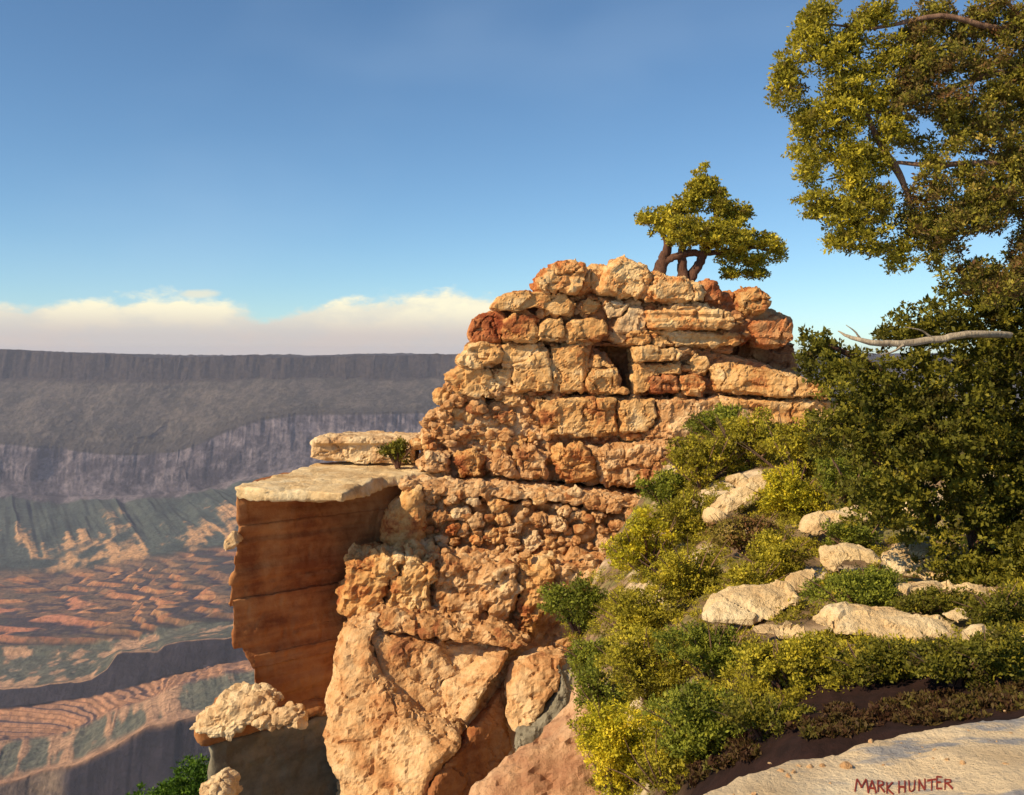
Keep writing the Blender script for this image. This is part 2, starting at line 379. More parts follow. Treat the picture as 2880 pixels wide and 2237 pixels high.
blk([(1146,512),(1350,502),(1392,540),(1362,570),(1150,580)], -0.30, 1.8, bev=0.12)
blk([(1150,590),(1384,580),(1374,642),(1222,652),(1214,736),(1146,736)], -0.12, 1.7, bev=0.12)
blk([(1222,662),(1350,652),(1372,730),(1228,736)], -0.16, 1.5, M_RED)
blk([(1374,644),(1470,642),(1502,700),(1482,736),(1384,732)], -0.14, 1.5, M_CAP)
blk([(1410,585),(1450,532),(1512,542),(1532,600),(1500,642),(1430,632)], -0.12, 1.5)
blk([(1520,605),(1560,585),(1800,612),(1960,652),(2080,702),(2115,748),(1900,748),(1700,734),(1560,704)], -0.55, 3.0, M_GOLD, strata=0.03, amp=0.08, yaw=-0.5)
blk([(198,665),(260,604),(400,612),(472,702),(420,760),(260,742)], -0.15, 1.8, amp=0.1, knob=0.05)
# thin seam under the third course
blk([(520,730),(800,742),(1150,752),(1560,748),(2050,756),(2050,768),(1560,762),(1100,764),(520,744)], 0.1, 4.0, M_DARK, bev=0.02, amp=0.03, vox=0.06)
# fourth course: broad faces
blk([(645,762),(1042,768),(1050,930),(900,942),(700,925)], -0.28, 2.0, bev=0.08, amp=0.08)
blk([(1068,775),(1238,770),(1252,860),(1202,922),(1082,922)], -0.30, 1.6, bev=0.1, amp=0.05)
blk([(1070,925),(1170,928),(1180,960),(1100,978)], -0.12, 1.2, M_CAP)
blk([(1256,776),(1600,770),(1650,820),(1600,960),(1420,1030),(1210,1010),(1190,950),(1262,862)], -0.30, 2.6, M_COB, bev=0.08, amp=0.12, knob=0.05, ksize=0.4)
blk([(1590,775),(2140,772),(2172,880),(1900,910),(1640,870)], -0.55, 3.2, M_GOLD, bev=0.10, amp=0.10, strata=0.03)
# fourth course: rounded lower row
for pts, m in (([(930,1012),(1150,992),(1420,1005),(1440,1080),(1250,1202),(1000,1192)], M_COB), ([(740,1012),(880,992),(940,1052),(962,1160),(820,1182),(752,1122)], M_GOLD),
               ([(540,1022),(650,1002),(712,1062),(700,1162),(580,1162)], M_COB), ([(405,1092),(470,1042),(540,1082),(562,1150),(430,1152)], M_COB),
               ([(245,1062),(330,1007),(387,1072),(370,1152),(260,1152)], M_GOLD), ([(48,1082),(100,1042),(190,1052),(202,1132),(60,1134)], M_COB),
               ([(700,930),(890,945),(1060,940),(1080,985),(900,992),(700,1000)], M_DARK)):
    blk(pts, -0.55 if m is not M_DARK else 0.1, 1.9, m, amp=0.11, knob=0.07, ksize=0.3, bev=0.32)
# rubbly cobbles on the left flank
flank = A([(270,640),(200,690),(110,820),(35,950),(30,1040),(250,1040),(520,1010),(700,1000),(640,770),(480,720),(420,700)])
cnt = 0; placed = []
while cnt < 34:
    u = random.uniform(412, 546); v = random.uniform(374, 452)
    if not inside(flank, u, v): continue
    r = random.uniform(6.5, 12.5)
    if any((u - a) ** 2 + (v - b_) ** 2 < (0.72 * (r + c)) ** 2 for a, b_, c in placed):
        if random.random() < 0.97: continue
    placed.append((u, v, r)); cnt += 1
    lump('cobble', u, v, r, TD + 0.12 - random.uniform(0, 0.22) + max(0, (480 - u)) * 0.006, random.choice([M_COB, M_COB, M_GOLD, M_GOLD, M_CAP]), tower, asp=0.8, vox=0.05, amp=0.08, size=0.35, knob=0.05, ksize=0.2, smooth=2)
# fifth course: cobbly conglomerate band
band5 = B([(745,470),(820,350),(870,310),(1200,335),(1700,365),(1960,420),(1940,520),(1800,615),(1300,625),(1000,625),(820,600)])
stone('rock_layer', B([(745,470),(800,400),(870,330),(930,310),(960,400),(930,560),(860,605),(760,600),(738,560)]), TD - 1.75, 3.2, M_GOLD, tower, vox=0.07, amp=0.12, knob=0.05, ksize=0.35, bev=0.35, smooth=4)
stone('rock_layer', B([(840,318),(880,303),(1100,322),(1500,350),(1960,400),(1950,440),(1500,392),(1100,372),(860,360)]), TD - 1.5, 2.0, M_COB, tower, vox=0.06, amp=0.12, size=0.3, knob=0.05, ksize=0.22, bev=0.2, smooth=1)
placed = []; tries = 0
while len(placed) < 40 and tries < 20000:
    tries += 1
    u = random.uniform(400, 660); v = random.uniform(484, 550)
    if not inside(band5, u, v): continue
    r = random.uniform(6.0, 11.5)
    if any((u - a) ** 2 + (v - b_) ** 2 < (0.80 * (r + c)) ** 2 for a, b_, c in placed): continue
    placed.append((u, v, r))
    lump('cobble', u, v, r, TD - 1.42 - random.uniform(0, 0.2), random.choice([M_COB, M_COB, M_PALE, M_CAP]), tower, asp=0.85, vox=0.05, amp=0.07, size=0.3, knob=0.05, ksize=0.2, smooth=2)
# sixth course: ribbed band
for pts, m, d in (([(590,660),(640,645),(740,630),(850,618),(820,700),(780,760),(740,860),(640,885),(575,870),(565,800),(600,720)], M_GOLD, -2.85),
                  ([(850,615),(960,640),(1010,700),(960,760),(960,880),(850,900),(760,870),(790,770),(840,690)], M_GOLD, -2.95),
                  ([(1000,650),(1180,650),(1230,720),(1210,840),(1160,930),(1040,940),(970,900),(960,770)], M_COB, -2.8),
                  ([(1190,655),(1330,665),(1350,760),(1300,930),(1180,935),(1220,830)], M_COB, -2.85),
                  ([(1340,670),(1480,650),(1500,760),(1440,850),(1400,960),(1300,960),(1350,800)], M_GOLD, -2.7),
                  ([(1480,655),(1640,645),(1760,650),(1640,760),(1500,800)], M_COB, -2.5)):
    stone('stone_block', B(pts), TD + d, 2.4, m, tower, vox=0.06, amp=0.18, size=0.5, knob=0.10, ksize=0.34, bev=0.2, smooth=2, grow=1.08, chip=0.13)

# small rubble and chips lodged in the joints: one uncountable part
def chips(name, items, mat, parent, seed=1, kind='stuff'):
    r_ = np.random.default_rng(seed)
    t_ = (1 + 5 ** 0.5) / 2
    iv = np.array([(-1, t_, 0), (1, t_, 0), (-1, -t_, 0), (1, -t_, 0), (0, -1, t_), (0, 1, t_), (0, -1, -t_), (0, 1, -t_), (t_, 0, -1), (t_, 0, 1), (-t_, 0, -1), (-t_, 0, 1)], float); iv /= np.linalg.norm(iv[0])
    fc = [(0,11,5),(0,5,1),(0,1,7),(0,7,10),(0,10,11),(1,5,9),(5,11,4),(11,10,2),(10,7,6),(7,1,8),(3,9,4),(3,4,2),(3,2,6),(3,6,8),(3,8,9),(4,9,5),(2,4,11),(6,2,10),(8,6,7),(9,8,1)]
    V = list(iv); F3 = []; cache = {}
    def mid(a, b_):
        k_ = (min(a, b_), max(a, b_))
        if k_ not in cache: m_ = V[a] + V[b_]; V.append(m_ / np.linalg.norm(m_)); cache[k_] = len(V) - 1
        return cache[k_]
    for a, b_, c in fc:
        x, y, z = mid(a, b_), mid(b_, c), mid(c, a); F3 += [(a, x, z), (b_, y, x), (c, z, y), (x, y, z)]
    V = np.array(V); F3 = np.array(F3); co = []; ff = []
    for k_, (pos, r) in enumerate(items):
        d = V * (1 + r_.normal(0, 0.13, (len(V), 1))) * r * np.array([r_.uniform(0.8, 1.5), r_.uniform(0.7, 1.2), r_.uniform(0.5, 1.0)])
        a = r_.uniform(0, 6.28); ca, sa = math.cos(a), math.sin(a)
        d = d @ np.array([[ca, sa, 0], [-sa, ca, 0], [0, 0, 1]]); co.append(d + np.array(pos)); ff.append(F3 + k_ * len(V))
    me = mesh_np(name, np.concatenate(co), np.concatenate(ff), False)
    o = link(name, me, mat, parent)
    if kind: o['kind'] = kind
    return o
outl = A([(400,330),(480,260),(900,250),(1500,290),(1880,400),(1900,480),(1450,520),(1500,720),(2080,760),(2100,880),(1500,1060),(1400,1160),(60,1150),(60,1000),(150,820),(260,640),(320,520)]) 
outl2 = B([(790,400),(900,330),(1900,400),(1900,560),(1500,850),(1380,950),(700,900),(620,820),(640,690),(760,640),(760,520)])
it = []
for o_, n_, fn in ((outl, 420, lambda v: TD + (0.10 if v < 400 else 0.02)), (outl2, 300, lambda v: TD - (1.32 if v < 551 else 2.45))):
    k_ = 0; us_ = [q[0] for q in o_]; vs_ = [q[1] for q in o_]
    while k_ < n_:
        u, v = random.uniform(min(us_), max(us_)), random.uniform(min(vs_), max(vs_))
        if inside(o_, u, v) and not (612 < u < 636 and 345 < v < 395): it.append((P(u, v, fn(v) + random.uniform(-0.08, 0.08)), random.uniform(0.05, 0.15))); k_ += 1
chips('rubble', it, M_COB, tower, 5)

# ---- loose boulders capping the tower (each liftable)
GC = 'boulders lying on top of the rock tower'
caps = [('round pale orange boulder at the left end of the tower top', [(645,215),(658,150),(700,105),(760,80),(830,70),(888,84),(902,130),(872,200),(852,236),(760,226),(700,236)], -0.45, 2.4, M_CAP),
        ('small reddish boulder wedged between the round left boulder and the peaked one', [(852,238),(872,190),(905,112),(950,88),(1002,97),(1012,140),(962,228)], -0.15, 1.9, M_CAP),
        ('peaked golden boulder forming the highest point of the tower', [(958,228),(1000,112),(1060,60),(1110,50),(1170,75),(1212,112),(1235,160),(1195,250),(1150,264)], -0.4, 2.6, M_CAP),
        ('low sloping slab under the twisted juniper', [(1172,262),(1202,192),(1238,140),(1330,150),(1400,175),(1482,182),(1502,232),(1482,277),(1350,277),(1200,272)], -0.45, 3.0, M_CAP),
        ('rounded dark red boulder just right of the juniper trunk', [(1472,182),(1520,160),(1570,190),(1592,232),(1582,292),(1492,282)], -0.1, 1.7, M_RED),
        ('low dark brown boulder next to the pale round pebble', [(1572,232),(1640,225),(1682,255),(1695,322),(1582,302)], 0.15, 1.5, M_RED),
        ('pale round boulder perched at the right end of the tower top', [(1675,262),(1690,225),(1760,195),(1820,225),(1832,290),(1812,327),(1740,337),(1690,312)], -0.35, 1.5, M_GOLD)]
for lab, pts, d, th, m in caps:
    pl = A(pts)
    o = stone('boulder', pl, TD + d, th, m, None, origin=base_of(pl, TD + d, th), amp=0.07, size=0.6, vox=0.04, knob=0.03, ksize=0.4, bev=0.25, grow=1.07, chip=0.14)
    tag(o, lab, 'boulder', GC)

# ---- left cliff block with its flat cap
cliff = empty('cliff_block', tuple(P(300, 760, 23)), 'massive brown cliff block with a flat pale cap jutting out over the canyon', 'cliff')
def hull(name, tops, bots, mat, parent, **kw):
    """closed prism between two world-space rings"""
    n = len(tops); co = list(tops) + list(bots)
    fc = [(i, (i + 1) % n, n + (i + 1) % n, n + i) for i in range(n)] + [tuple(reversed(range(n))), tuple(range(n, 2 * n))]
    me = remeshed(co, fc, kw.get('vox', 0.08), kw.get('smooth', 2))
    displace(me, kw.get('amp', 0.06), kw.get('size', 0.6), kw.get('knob', 0), kw.get('ksize', 0.4), kw.get('strata', 0), kw.get('seed', 3), kw.get('chip', 0.05))
    return link(name, me, mat, parent, kw.get('origin'))
zt = -2.94
def onz(u, v, z): D = -z * F / (v - HV); return np.array([(u - 512) / F * D, D, z])
slab_top = [onz(232.5, 485.5, zt), onz(263, 489, zt), onz(305, 489, zt), onz(343, 492, zt), onz(362, 484, zt), onz(381, 475, zt), np.array([-1.6, 24.8, zt]), np.array([-0.5, 29.5, zt]), onz(330, 461.0, zt), onz(313, 462.5, zt), onz(280, 472, zt)]
slab_bot = [t + np.array([0.06, 0.05, -0.30]) for t in slab_top]; slab_bot[3] = slab_top[3] + np.array([0.0, 0.1, -0.26])
hull('cap_slab', slab_top, slab_bot, M_CREAM, cliff, vox=0.06, smooth=1, amp=0.05, size=0.7, strata=0.03)
# wall: left edge nearest, face turned away to the right, stacked beds stepping in and out
def ring(uL, v, DL, inset=0.0):
    """plan ring of the wall at pixel row v: left near corner at (uL, DL)"""
    z = -(v - HV) / F * DL; x = (uL - 512) / F * DL
    return [np.array([x, DL, z]), np.array([x + 2.4, DL + 2.0, z]), np.array([x + 4.6, DL + 3.9, z]), np.array([x + 7.0, DL + 6.2, z]), np.array([x + 7.0, DL + 9.5, z]), np.array([x + 1.6, DL + 7.5, z]), np.array([x - 0.12, DL + 2.2, z])]
beds = [(234, 492, 238, 540, 21.9, 0), (237, 526, 227, 610, 21.87, 0.1), (230, 600, 232, 652, 21.84, 0), (234, 638, 252, 672, 21.9, 0), (252, 655, 254, 705, 21.98, 0.15), (256, 690, 262, 765, 22.05, 0), (318, 758, 345, 900, 24.2, 0)]
for i, (u1, v1, u2, v2, D1, ins) in enumerate(beds):
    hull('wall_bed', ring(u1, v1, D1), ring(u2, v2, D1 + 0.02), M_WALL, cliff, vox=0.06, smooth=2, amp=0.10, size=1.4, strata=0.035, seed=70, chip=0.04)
pale = stone('edge_knob', B([(50,600),(62,570),(90,532),(112,560),(118,585),(90,600),(60,618)]), 21.55, 0.5, M_PALE, cliff, vox=0.04, bev=0.3)
# upper flat stone lying on the cap
pl = B([(425,210),(430,150),(470,128),(640,122),(900,125),(905,240),(640,238),(460,228)])
o = stone('stone_slab', pl, 26.0, 2.4, M_PALE, None, origin=base_of(pl, 26.0, 2.4), vox=0.05, amp=0.05, size=0.5, strata=0.09, bev=0.10, smooth=2)
tag(o, 'flat layered pale stone slab lying on top of the brown cliff block', 'stone slab')

# ---- lower left ledge, small stones and grey wall
pl = B([(-110,1400),(-60,1360),(-20,1330),(40,1250),(110,1228),(200,1235),(270,1260),(292,1300),(200,1350),(120,1410),(60,1440),(-60,1420)])
o = stone('boulder', pl, 20.7, 0.9, M_PALE, None, origin=base_of(pl, 20.7, 0.9), vox=0.05, amp=0.12, size=0.45, knob=0.08, ksize=0.3, bev=0.35, lean=-0.6)
tag(o, 'crumbly pale lumpy boulder at the foot of the brown cliff block', 'boulder')
pl = B([(175,1375),(210,1340),(300,1310),(392,1318),(402,1395),(300,1395),(200,1400)])
o = stone('boulder', pl, 20.6, 0.6, M_PALE, None, origin=base_of(pl, 20.6, 0.6), vox=0.04, amp=0.08, size=0.35, knob=0.05, ksize=0.25, bev=0.3)
tag(o, 'smaller oval cream boulder beside the crumbly pale one below the cliff block', 'boulder')
ledge = empty('rock_ledge', tuple(P(270, 1100, 21)), 'low shaded rock ledge with a brown rim and smooth grey face below the cliff block', 'rock ledge')
def zring(u, v, D, w_, dp): z = -(v - HV) / F * D; x = (u - 512) / F * D; return [np.array([x, D, z]), np.array([x + w_, D + w_ * 0.85, z]), np.array([x + w_, D + w_ * 0.85 + dp, z]), np.array([x - 0.2, D + dp * 0.6, z])]
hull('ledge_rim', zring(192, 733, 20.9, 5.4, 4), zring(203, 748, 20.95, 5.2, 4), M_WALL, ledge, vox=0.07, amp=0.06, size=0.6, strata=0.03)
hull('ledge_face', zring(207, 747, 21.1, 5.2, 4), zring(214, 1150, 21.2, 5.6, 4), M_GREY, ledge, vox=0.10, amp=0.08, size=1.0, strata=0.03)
pl = B([(-75,1720),(-50,1660),(-10,1640),(30,1625),(75,1660),(85,1760),(-20,1800)])
o = stone('boulder', pl, 18.6, 1.0, M_PALE, None, origin=base_of(pl, 18.6, 1.0), vox=0.04, amp=0.09, size=0.3, knob=0.05, ksize=0.25, bev=0.35)
tag(o, 'cream boulder cut by the bottom edge in front of the grey rock face', 'boulder')

# ---- the great boulder with the V shaped hollow
BD = 20.6
big = empty('giant_boulder', tuple(P(470, 1000, 20)), 'huge smooth orange boulder with a dark V shaped crack below the tower', 'boulder')
def bb(name, pts, d, th, mat, **kw):
    kw.setdefault('vox', 0.06); kw.setdefault('amp', 0.08); kw.setdefault('size', 0.8); kw.setdefault('v0', 640); kw.setdefault('lean', -1.0)
    return stone(name, B(pts), BD + d, th, mat, big, **kw)
# main left mass
bb('boulder_body', [(590,945),(650,915),(720,905),(712,1010),(760,1110),(830,1210),(930,1310),(1060,1405),(1085,1440),(990,1545),(935,1700),(900,2000),(620,2000),(560,1600),(505,1470),(508,1260),(545,1130),(565,1010)], 0.0, 2.6, M_BOULD, bev=0.16, chip=0.10, smooth=3, amp=0.16, size=0.9, yaw=-0.4, knob=0.03, ksize=0.7)
# top rubble lip
bb('boulder_lip', [(600,940),(700,888),(860,880),(1000,915),(1150,935),(1300,958),(1400,1035),(1330,1050),(1200,1030),(1000,985),(860,975),(740,970),(660,960)], 0.45, 1.3, M_COB, bev=0.3, amp=0.14, size=0.5, knob=0.08, ksize=0.35, smooth=2, chip=0.12)
# set-back floor of the hollow and the wedges inside it
bb('boulder_core', [(680,960),(1380,1010),(1680,1180),(1700,2000),(900,2000),(900,1500),(760,1200)], 1.15, 1.6, M_BOULD, bev=0.04, yaw=0.7, amp=0.15, size=0.8)
bb('boulder_wedge', [(745,985),(900,982),(1000,992),(1040,1080),(1090,1150),(1010,1180),(985,1240),(905,1200),(830,1130),(770,1060)], 0.50, 1.6, M_BOULD, bev=0.18, grow=1.03, amp=0.12, size=0.4, knob=0.04, ksize=0.4, yaw=0.5)
bb('boulder_wedge', [(1010,1175),(1095,1150),(1180,1080),(1290,1045),(1275,1110),(1200,1190),(1150,1290),(1100,1340),(1040,1325),(1005,1260)], 0.25, 2.4, M_BOULD, bev=0.18, amp=0.10, size=0.4, yaw=-0.6, smooth=3)
bb('boulder_wedge', [(905,1215),(980,1245),(1010,1290),(1030,1345),(985,1330),(930,1280)], 0.8, 1.4, M_BOULD, bev=0.2, amp=0.07, size=0.3)
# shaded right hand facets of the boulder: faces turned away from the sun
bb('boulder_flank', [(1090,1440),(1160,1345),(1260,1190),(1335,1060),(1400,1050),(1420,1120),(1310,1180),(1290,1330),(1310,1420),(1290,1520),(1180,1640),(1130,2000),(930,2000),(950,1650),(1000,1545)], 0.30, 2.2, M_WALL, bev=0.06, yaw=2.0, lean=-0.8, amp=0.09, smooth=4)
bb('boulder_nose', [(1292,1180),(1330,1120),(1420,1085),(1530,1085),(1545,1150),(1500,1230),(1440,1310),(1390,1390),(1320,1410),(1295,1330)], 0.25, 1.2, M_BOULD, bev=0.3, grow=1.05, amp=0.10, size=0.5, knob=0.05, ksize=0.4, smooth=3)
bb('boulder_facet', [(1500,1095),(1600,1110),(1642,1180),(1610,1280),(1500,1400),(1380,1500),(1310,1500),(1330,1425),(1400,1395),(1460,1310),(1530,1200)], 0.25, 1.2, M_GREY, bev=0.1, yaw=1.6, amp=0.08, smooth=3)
# pinkish slope running down to the right of it
pl = B([(1130,1720),(1250,1600),(1330,1520),(1480,1430),(1600,1310),(1650,1240),(1740,1245),(1840,1500),(1860,2100),(1040,2100)])
o = stone('rock_slope', pl, 11.6, 0.9, M_PINK, None, v0=700, origin=base_of(pl, 11.6, 0.9), vox=0.07, amp=0.14, size=0.7, knob=0.04, ksize=0.4, bev=0.06, lean=-0.7)
tag(o, 'steep pinkish rock apron between the giant boulder and the yellow bush', 'rock slope')

# ------------------------------------------------------------------ the near hillside (one sheet)
def sheet(name, us, knots, rows, noise, colorf, mat, kind='structure'):
    """heightfield in (u, distance): knots = [(D(u), v(u))...]"""
    us = np.asarray(us, float); Ds = []; Zs = []; K = []
    for k in range(len(knots) - 1):
        (d0, v0), (d1, v1) = knots[k], knots[k + 1]
        z0 = -(v0 - HV) / F * d0; z1 = -(v1 - HV) / F * d1
        m = rows[k]
        for j in range(m + (1 if k == len(knots) - 2 else 0)):
            t = j / m; Ds.append(d0 + (d1 - d0) * t); Zs.append(z0 + (z1 - z0) * t); K.append(np.full(len(us), k + t))
    D = np.array(Ds); Zg = np.array(Zs); K = np.array(K); U = np.broadcast_to(us, D.shape)
    X = (U - 512) / F * D
    X, D, Zg, aux = noise(U, X.copy(), D.copy(), Zg.copy(), K)
    nr, nc = D.shape
    co = np.stack([X, D, Zg], -1).reshape(-1, 3)
    i = np.arange(nr - 1)[:, None] * nc + np.arange(nc - 1)[None]
    faces = np.stack([i, i + 1, i + nc + 1, i + nc], -1).reshape(-1, 4)
    me = mesh_np(name, co, faces, name == 'hillside')
    point_color(me, colorf(U, X, D, Zg, K, aux).reshape(-1, 3))
    me.materials.append(mat)
    o = bpy.data.objects.new(name, me); COL.objects.link(o); o['kind'] = kind
    return o, (U, X, D, Zg)
def ipn(x, pts): return np.interp(x, [p[0] for p in pts], [p[1] for p in pts])
def cst(v, us): return np.full(len(us), float(v))
def ip(us, pts): return np.interp(us, [p[0] for p in pts], [p[1] for p in pts])
def lerp(a, b, t): return a + (b - a) * t
def mixc(a, b, t): return np.asarray(a) * (1 - t[..., None]) + np.asarray(b) * t[..., None]
def sm(x, a, b): t = np.clip((x - a) / (b - a), 0, 1); return t * t * (3 - 2 * t)

hu = np.concatenate([np.linspace(520, 1100, 330), np.linspace(1105, 1500, 40)])
hk = [(cst(3.3, hu), ip(hu, [(520, 1150), (1500, 1150)])),
      (ip(hu, [(520, 8.5), (700, 6.2), (800, 5.6), (1024, 5.2)]), ip(hu, [(520, 860), (620, 830), (700, 775), (800, 735), (900, 722), (1024, 706)])),
      (ip(hu, [(520, 12.0), (640, 9.5), (760, 7.6), (1024, 7.0)]), ip(hu, [(520, 780), (600, 720), (680, 680), (760, 650), (1024, 636)])),
      (ip(hu, [(520, 15.5), (640, 12.5), (760, 10.5), (1024, 9.5)]), ip(hu, [(520, 720), (600, 640), (700, 600), (800, 590), (1024, 575)])),
      (ip(hu, [(520, 19.5), (640, 17.0), (760, 14.5), (1024, 13.0)]), ip(hu, [(520, 640), (600, 570), (700, 525), (1024, 505)])),
      (ip(hu, [(520, 24.5), (640, 23.0), (760, 21.0), (1024, 19.0)]), ip(hu, [(520, 560), (600, 505), (700, 450), (850, 425), (1024, 430)])),
      (cst(27.5, hu), ip(hu, [(520, 520), (620, 470), (700, 430), (1024, 420)])),
      (cst(40, hu), cst(440, hu))]
def hn(U, X, D, Z, K):
    p = np.stack([X, D, Z * 0], -1).reshape(-1, 3)
    n = fbm(p / 1.3, 5, 31).reshape(X.shape); n2 = fbm(p / 0.25, 3, 35).reshape(X.shape)
    Z = Z + (0.14 * n + 0.035 * n2) * sm(K, 0.6, 1.2)
    v_ = HV - Z / D * F
    ub = ip(v_, [(300, 760), (430, 690), (480, 655), (560, 600), (620, 572), (660, 590), (700, 606), (760, 606), (900, 600)]) + 6 * n
    Z = Z - np.clip(ub - U, 0, 400) * 0.035 * D
    return X, D, Z, n
def hc(U, X, D, Z, K, n):
    p = np.stack([X, D, Z], -1).reshape(-1, 3)
    a = fbm(p / 1.1, 4, 51).reshape(X.shape); b_ = fbm(p / 0.3, 4, 61).reshape(X.shape)
    soil = mixc((0.17, 0.11, 0.06), (0.30, 0.20, 0.11), sm(b_, -0.4, 0.5))
    pale_ = mixc((0.50, 0.37, 0.23), (0.68, 0.54, 0.36), sm(b_, -0.4, 0.4))
    c = soil * (1 - sm(a, -0.05, 0.35)[..., None]) + pale_ * sm(a, -0.05, 0.35)[..., None]
    g = sm(fbm(p / 0.6, 3, 71).reshape(X.shape), 0.0, 0.4) * 0.6
    c = mixc(c, c * 0, g * 0) * (1 - g[..., None]) + np.array([0.13, 0.15, 0.04]) * g[..., None]
    red = sm(U, 630, 700) * (1 - sm(K, 1.7, 2.1))  # shade of the band behind the slab, darkened into the soil colour
    c = c * (1 - red[..., None]) + np.array([0.022, 0.010, 0.008]) * red[..., None]  # near-black tone carries the shade of the band behind the slab
    return c
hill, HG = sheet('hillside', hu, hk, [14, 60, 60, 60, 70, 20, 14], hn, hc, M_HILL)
_HX, _HD, _HZ = HG[1], HG[2], HG[3]
def ground(u, v):
    """first hillside point seen at a pixel: (X, D, Z)"""
    vv = HV - _HZ / _HD * F; uu = 512 + _HX / _HD * F
    j = np.argmin(np.abs(uu[30] - u)); col = vv[:, j]
    idx = np.where(col <= v)[0]; i = idx[0] if len(idx) else len(col) - 1
    return np.array([_HX[i, j], _HD[i, j], _HZ[i, j]])

# foreground slab with the painted red letters
def slab_z(x, y):
    p = np.stack([np.atleast_1d(x), np.atleast_1d(y), np.zeros_like(np.atleast_1d(x))], 1).astype(float)
    return -1.70 + 0.045 * fbm(p / 0.7, 4, 91) + 0.016 * fbm(p / 0.14, 4, 95, 0.6)
edge_px = [(560, 850), (640, 812), (690, 793), (740, 768), (790, 745), (850, 736), (900, 727), (950, 720), (1000, 714), (1060, 706), (1300, 690)]
eu = np.linspace(470, 1300, 260); ev = ip(eu, [(470, 900)] + edge_px)
eD = 1.70 * F / (ev - HV)
eD = eD * (1 + 0.006 * fbm(np.stack([eu / 9, eu * 0, eu * 0], 1), 3, 5))
nr_ = 150; co = []; T = np.linspace(0, 1, nr_)
for t in T:
    D = 1.2 + (eD - 1.2) * t; x = (eu - 512) / F * D; z = slab_z(x, D)
    z = z - 0.10 * np.clip((t - 0.965) / 0.035, 0, 1) ** 2
    co.append(np.stack([x, D, z], 1))
for dz in (0.22, 0.9, 2.2):
    c = co[nr_ - 1].copy(); c[:, 2] -= dz; c[:, 1] -= dz * 0.12; co.append(c)
nrow = len(co); co = np.concatenate(co); nc = len(eu)
i = np.arange(nrow - 1)[:, None] * nc + np.arange(nc - 1)[None]
top = np.stack([i, i + 1, i + nc + 1, i + nc], -1).reshape(-1, 4)
me = mesh_np('rock_slab', co, top)
m = bpy.data.materials.new('bleached_slab_rock'); m.use_nodes = True; b = NB(m.node_tree); b.n.clear()
g = b.new('ShaderNodeNewGeometry'); mp = b.new('ShaderNodeMapping', {'Vector': g.outputs['Position']})
mp.inputs['Rotation'].default_value = (0, 0, 0.9); mp.inputs['Scale'].default_value = (1.2, 4.0, 1)
n1 = b.new('ShaderNodeTexNoise', {'Vector': mp.outputs[0], 'Scale': 1.6, 'Detail': 6.0, 'Roughness': 0.62}).outputs[0]
n2 = b.new('ShaderNodeTexNoise', {'Vector': g.outputs['Position'], 'Scale': 28.0, 'Detail': 6.0, 'Roughness': 0.7}).outputs[0]
n3 = b.new('ShaderNodeTexNoise', {'Vector': g.outputs['Position'], 'Scale': 2.2, 'Detail': 5.0}).outputs[0]
c = b.ramp(n3, [(0.3, (0.62, 0.47, 0.28)), (0.55, (0.80, 0.64, 0.41)), (0.75, (0.86, 0.75, 0.53))])
sx_ = b.new('ShaderNodeSeparateXYZ', {0: g.outputs['Position']}).outputs[0]
fac = b.math('MULTIPLY', b.mapr(n1, 0.50, 0.60, 0.0, 0.75), b.mapr(sx_, 0.9, 1.7, 0.05, 1.0))
c = b.mix(fac, c, (0.20, 0.24, 0.30))
c = b.mix(b.mapr(n2, 0.52, 0.70, 0.0, 0.45), c, (0.30, 0.22, 0.15))
bp = b.new('ShaderNodeBump', {'Strength': 1.0, 'Distance': 0.03, 'Height': n2})
p = b.new('ShaderNodeBsdfPrincipled', {'Base Color': c, 'Roughness': 0.9, 'Specular IOR Level': 0.2, 'Normal': bp.outputs[0]})
b.new('ShaderNodeOutputMaterial', {0: p.outputs[0]})
slab = link('rock_slab', me, m, None, origin=(1.6, 3.5, -1.7))
tag(slab, 'smooth bleached foreground rock slab with bluish patches and red lettering', 'rock slab')
glyph = {'M': [[(0, 0), (.15, 1), (.5, .25), (.85, 1), (1, 0)]], 'A': [[(0, 0), (.5, 1), (1, 0)], [(.2, .35), (.8, .35)]], 'R': [[(.1, 0), (.1, 1), (.7, .95), (.75, .6), (.1, .5)], [(.35, .5), (.95, 0)]],
         'K': [[(.1, 0), (.1, 1)], [(.85, 1), (.1, .45), (.95, -.05)]], 'H': [[(.1, 0), (.1, 1)], [(.85, 0), (.85, 1)], [(.1, .5), (.85, .5)]], 'U': [[(.1, 1), (.15, .2), (.45, 0), (.75, .2), (.85, 1)]],
         'N': [[(.1, 0), (.1, 1), (.85, 0), (.85, 1)]], 'T': [[(0, 1), (1, 1)], [(.5, 1), (.5, 0)]], 'E': [[(.85, 1), (.1, 1), (.1, 0), (.85, 0)], [(.1, .5), (.7, .5)]]}
lv = []; lf = []
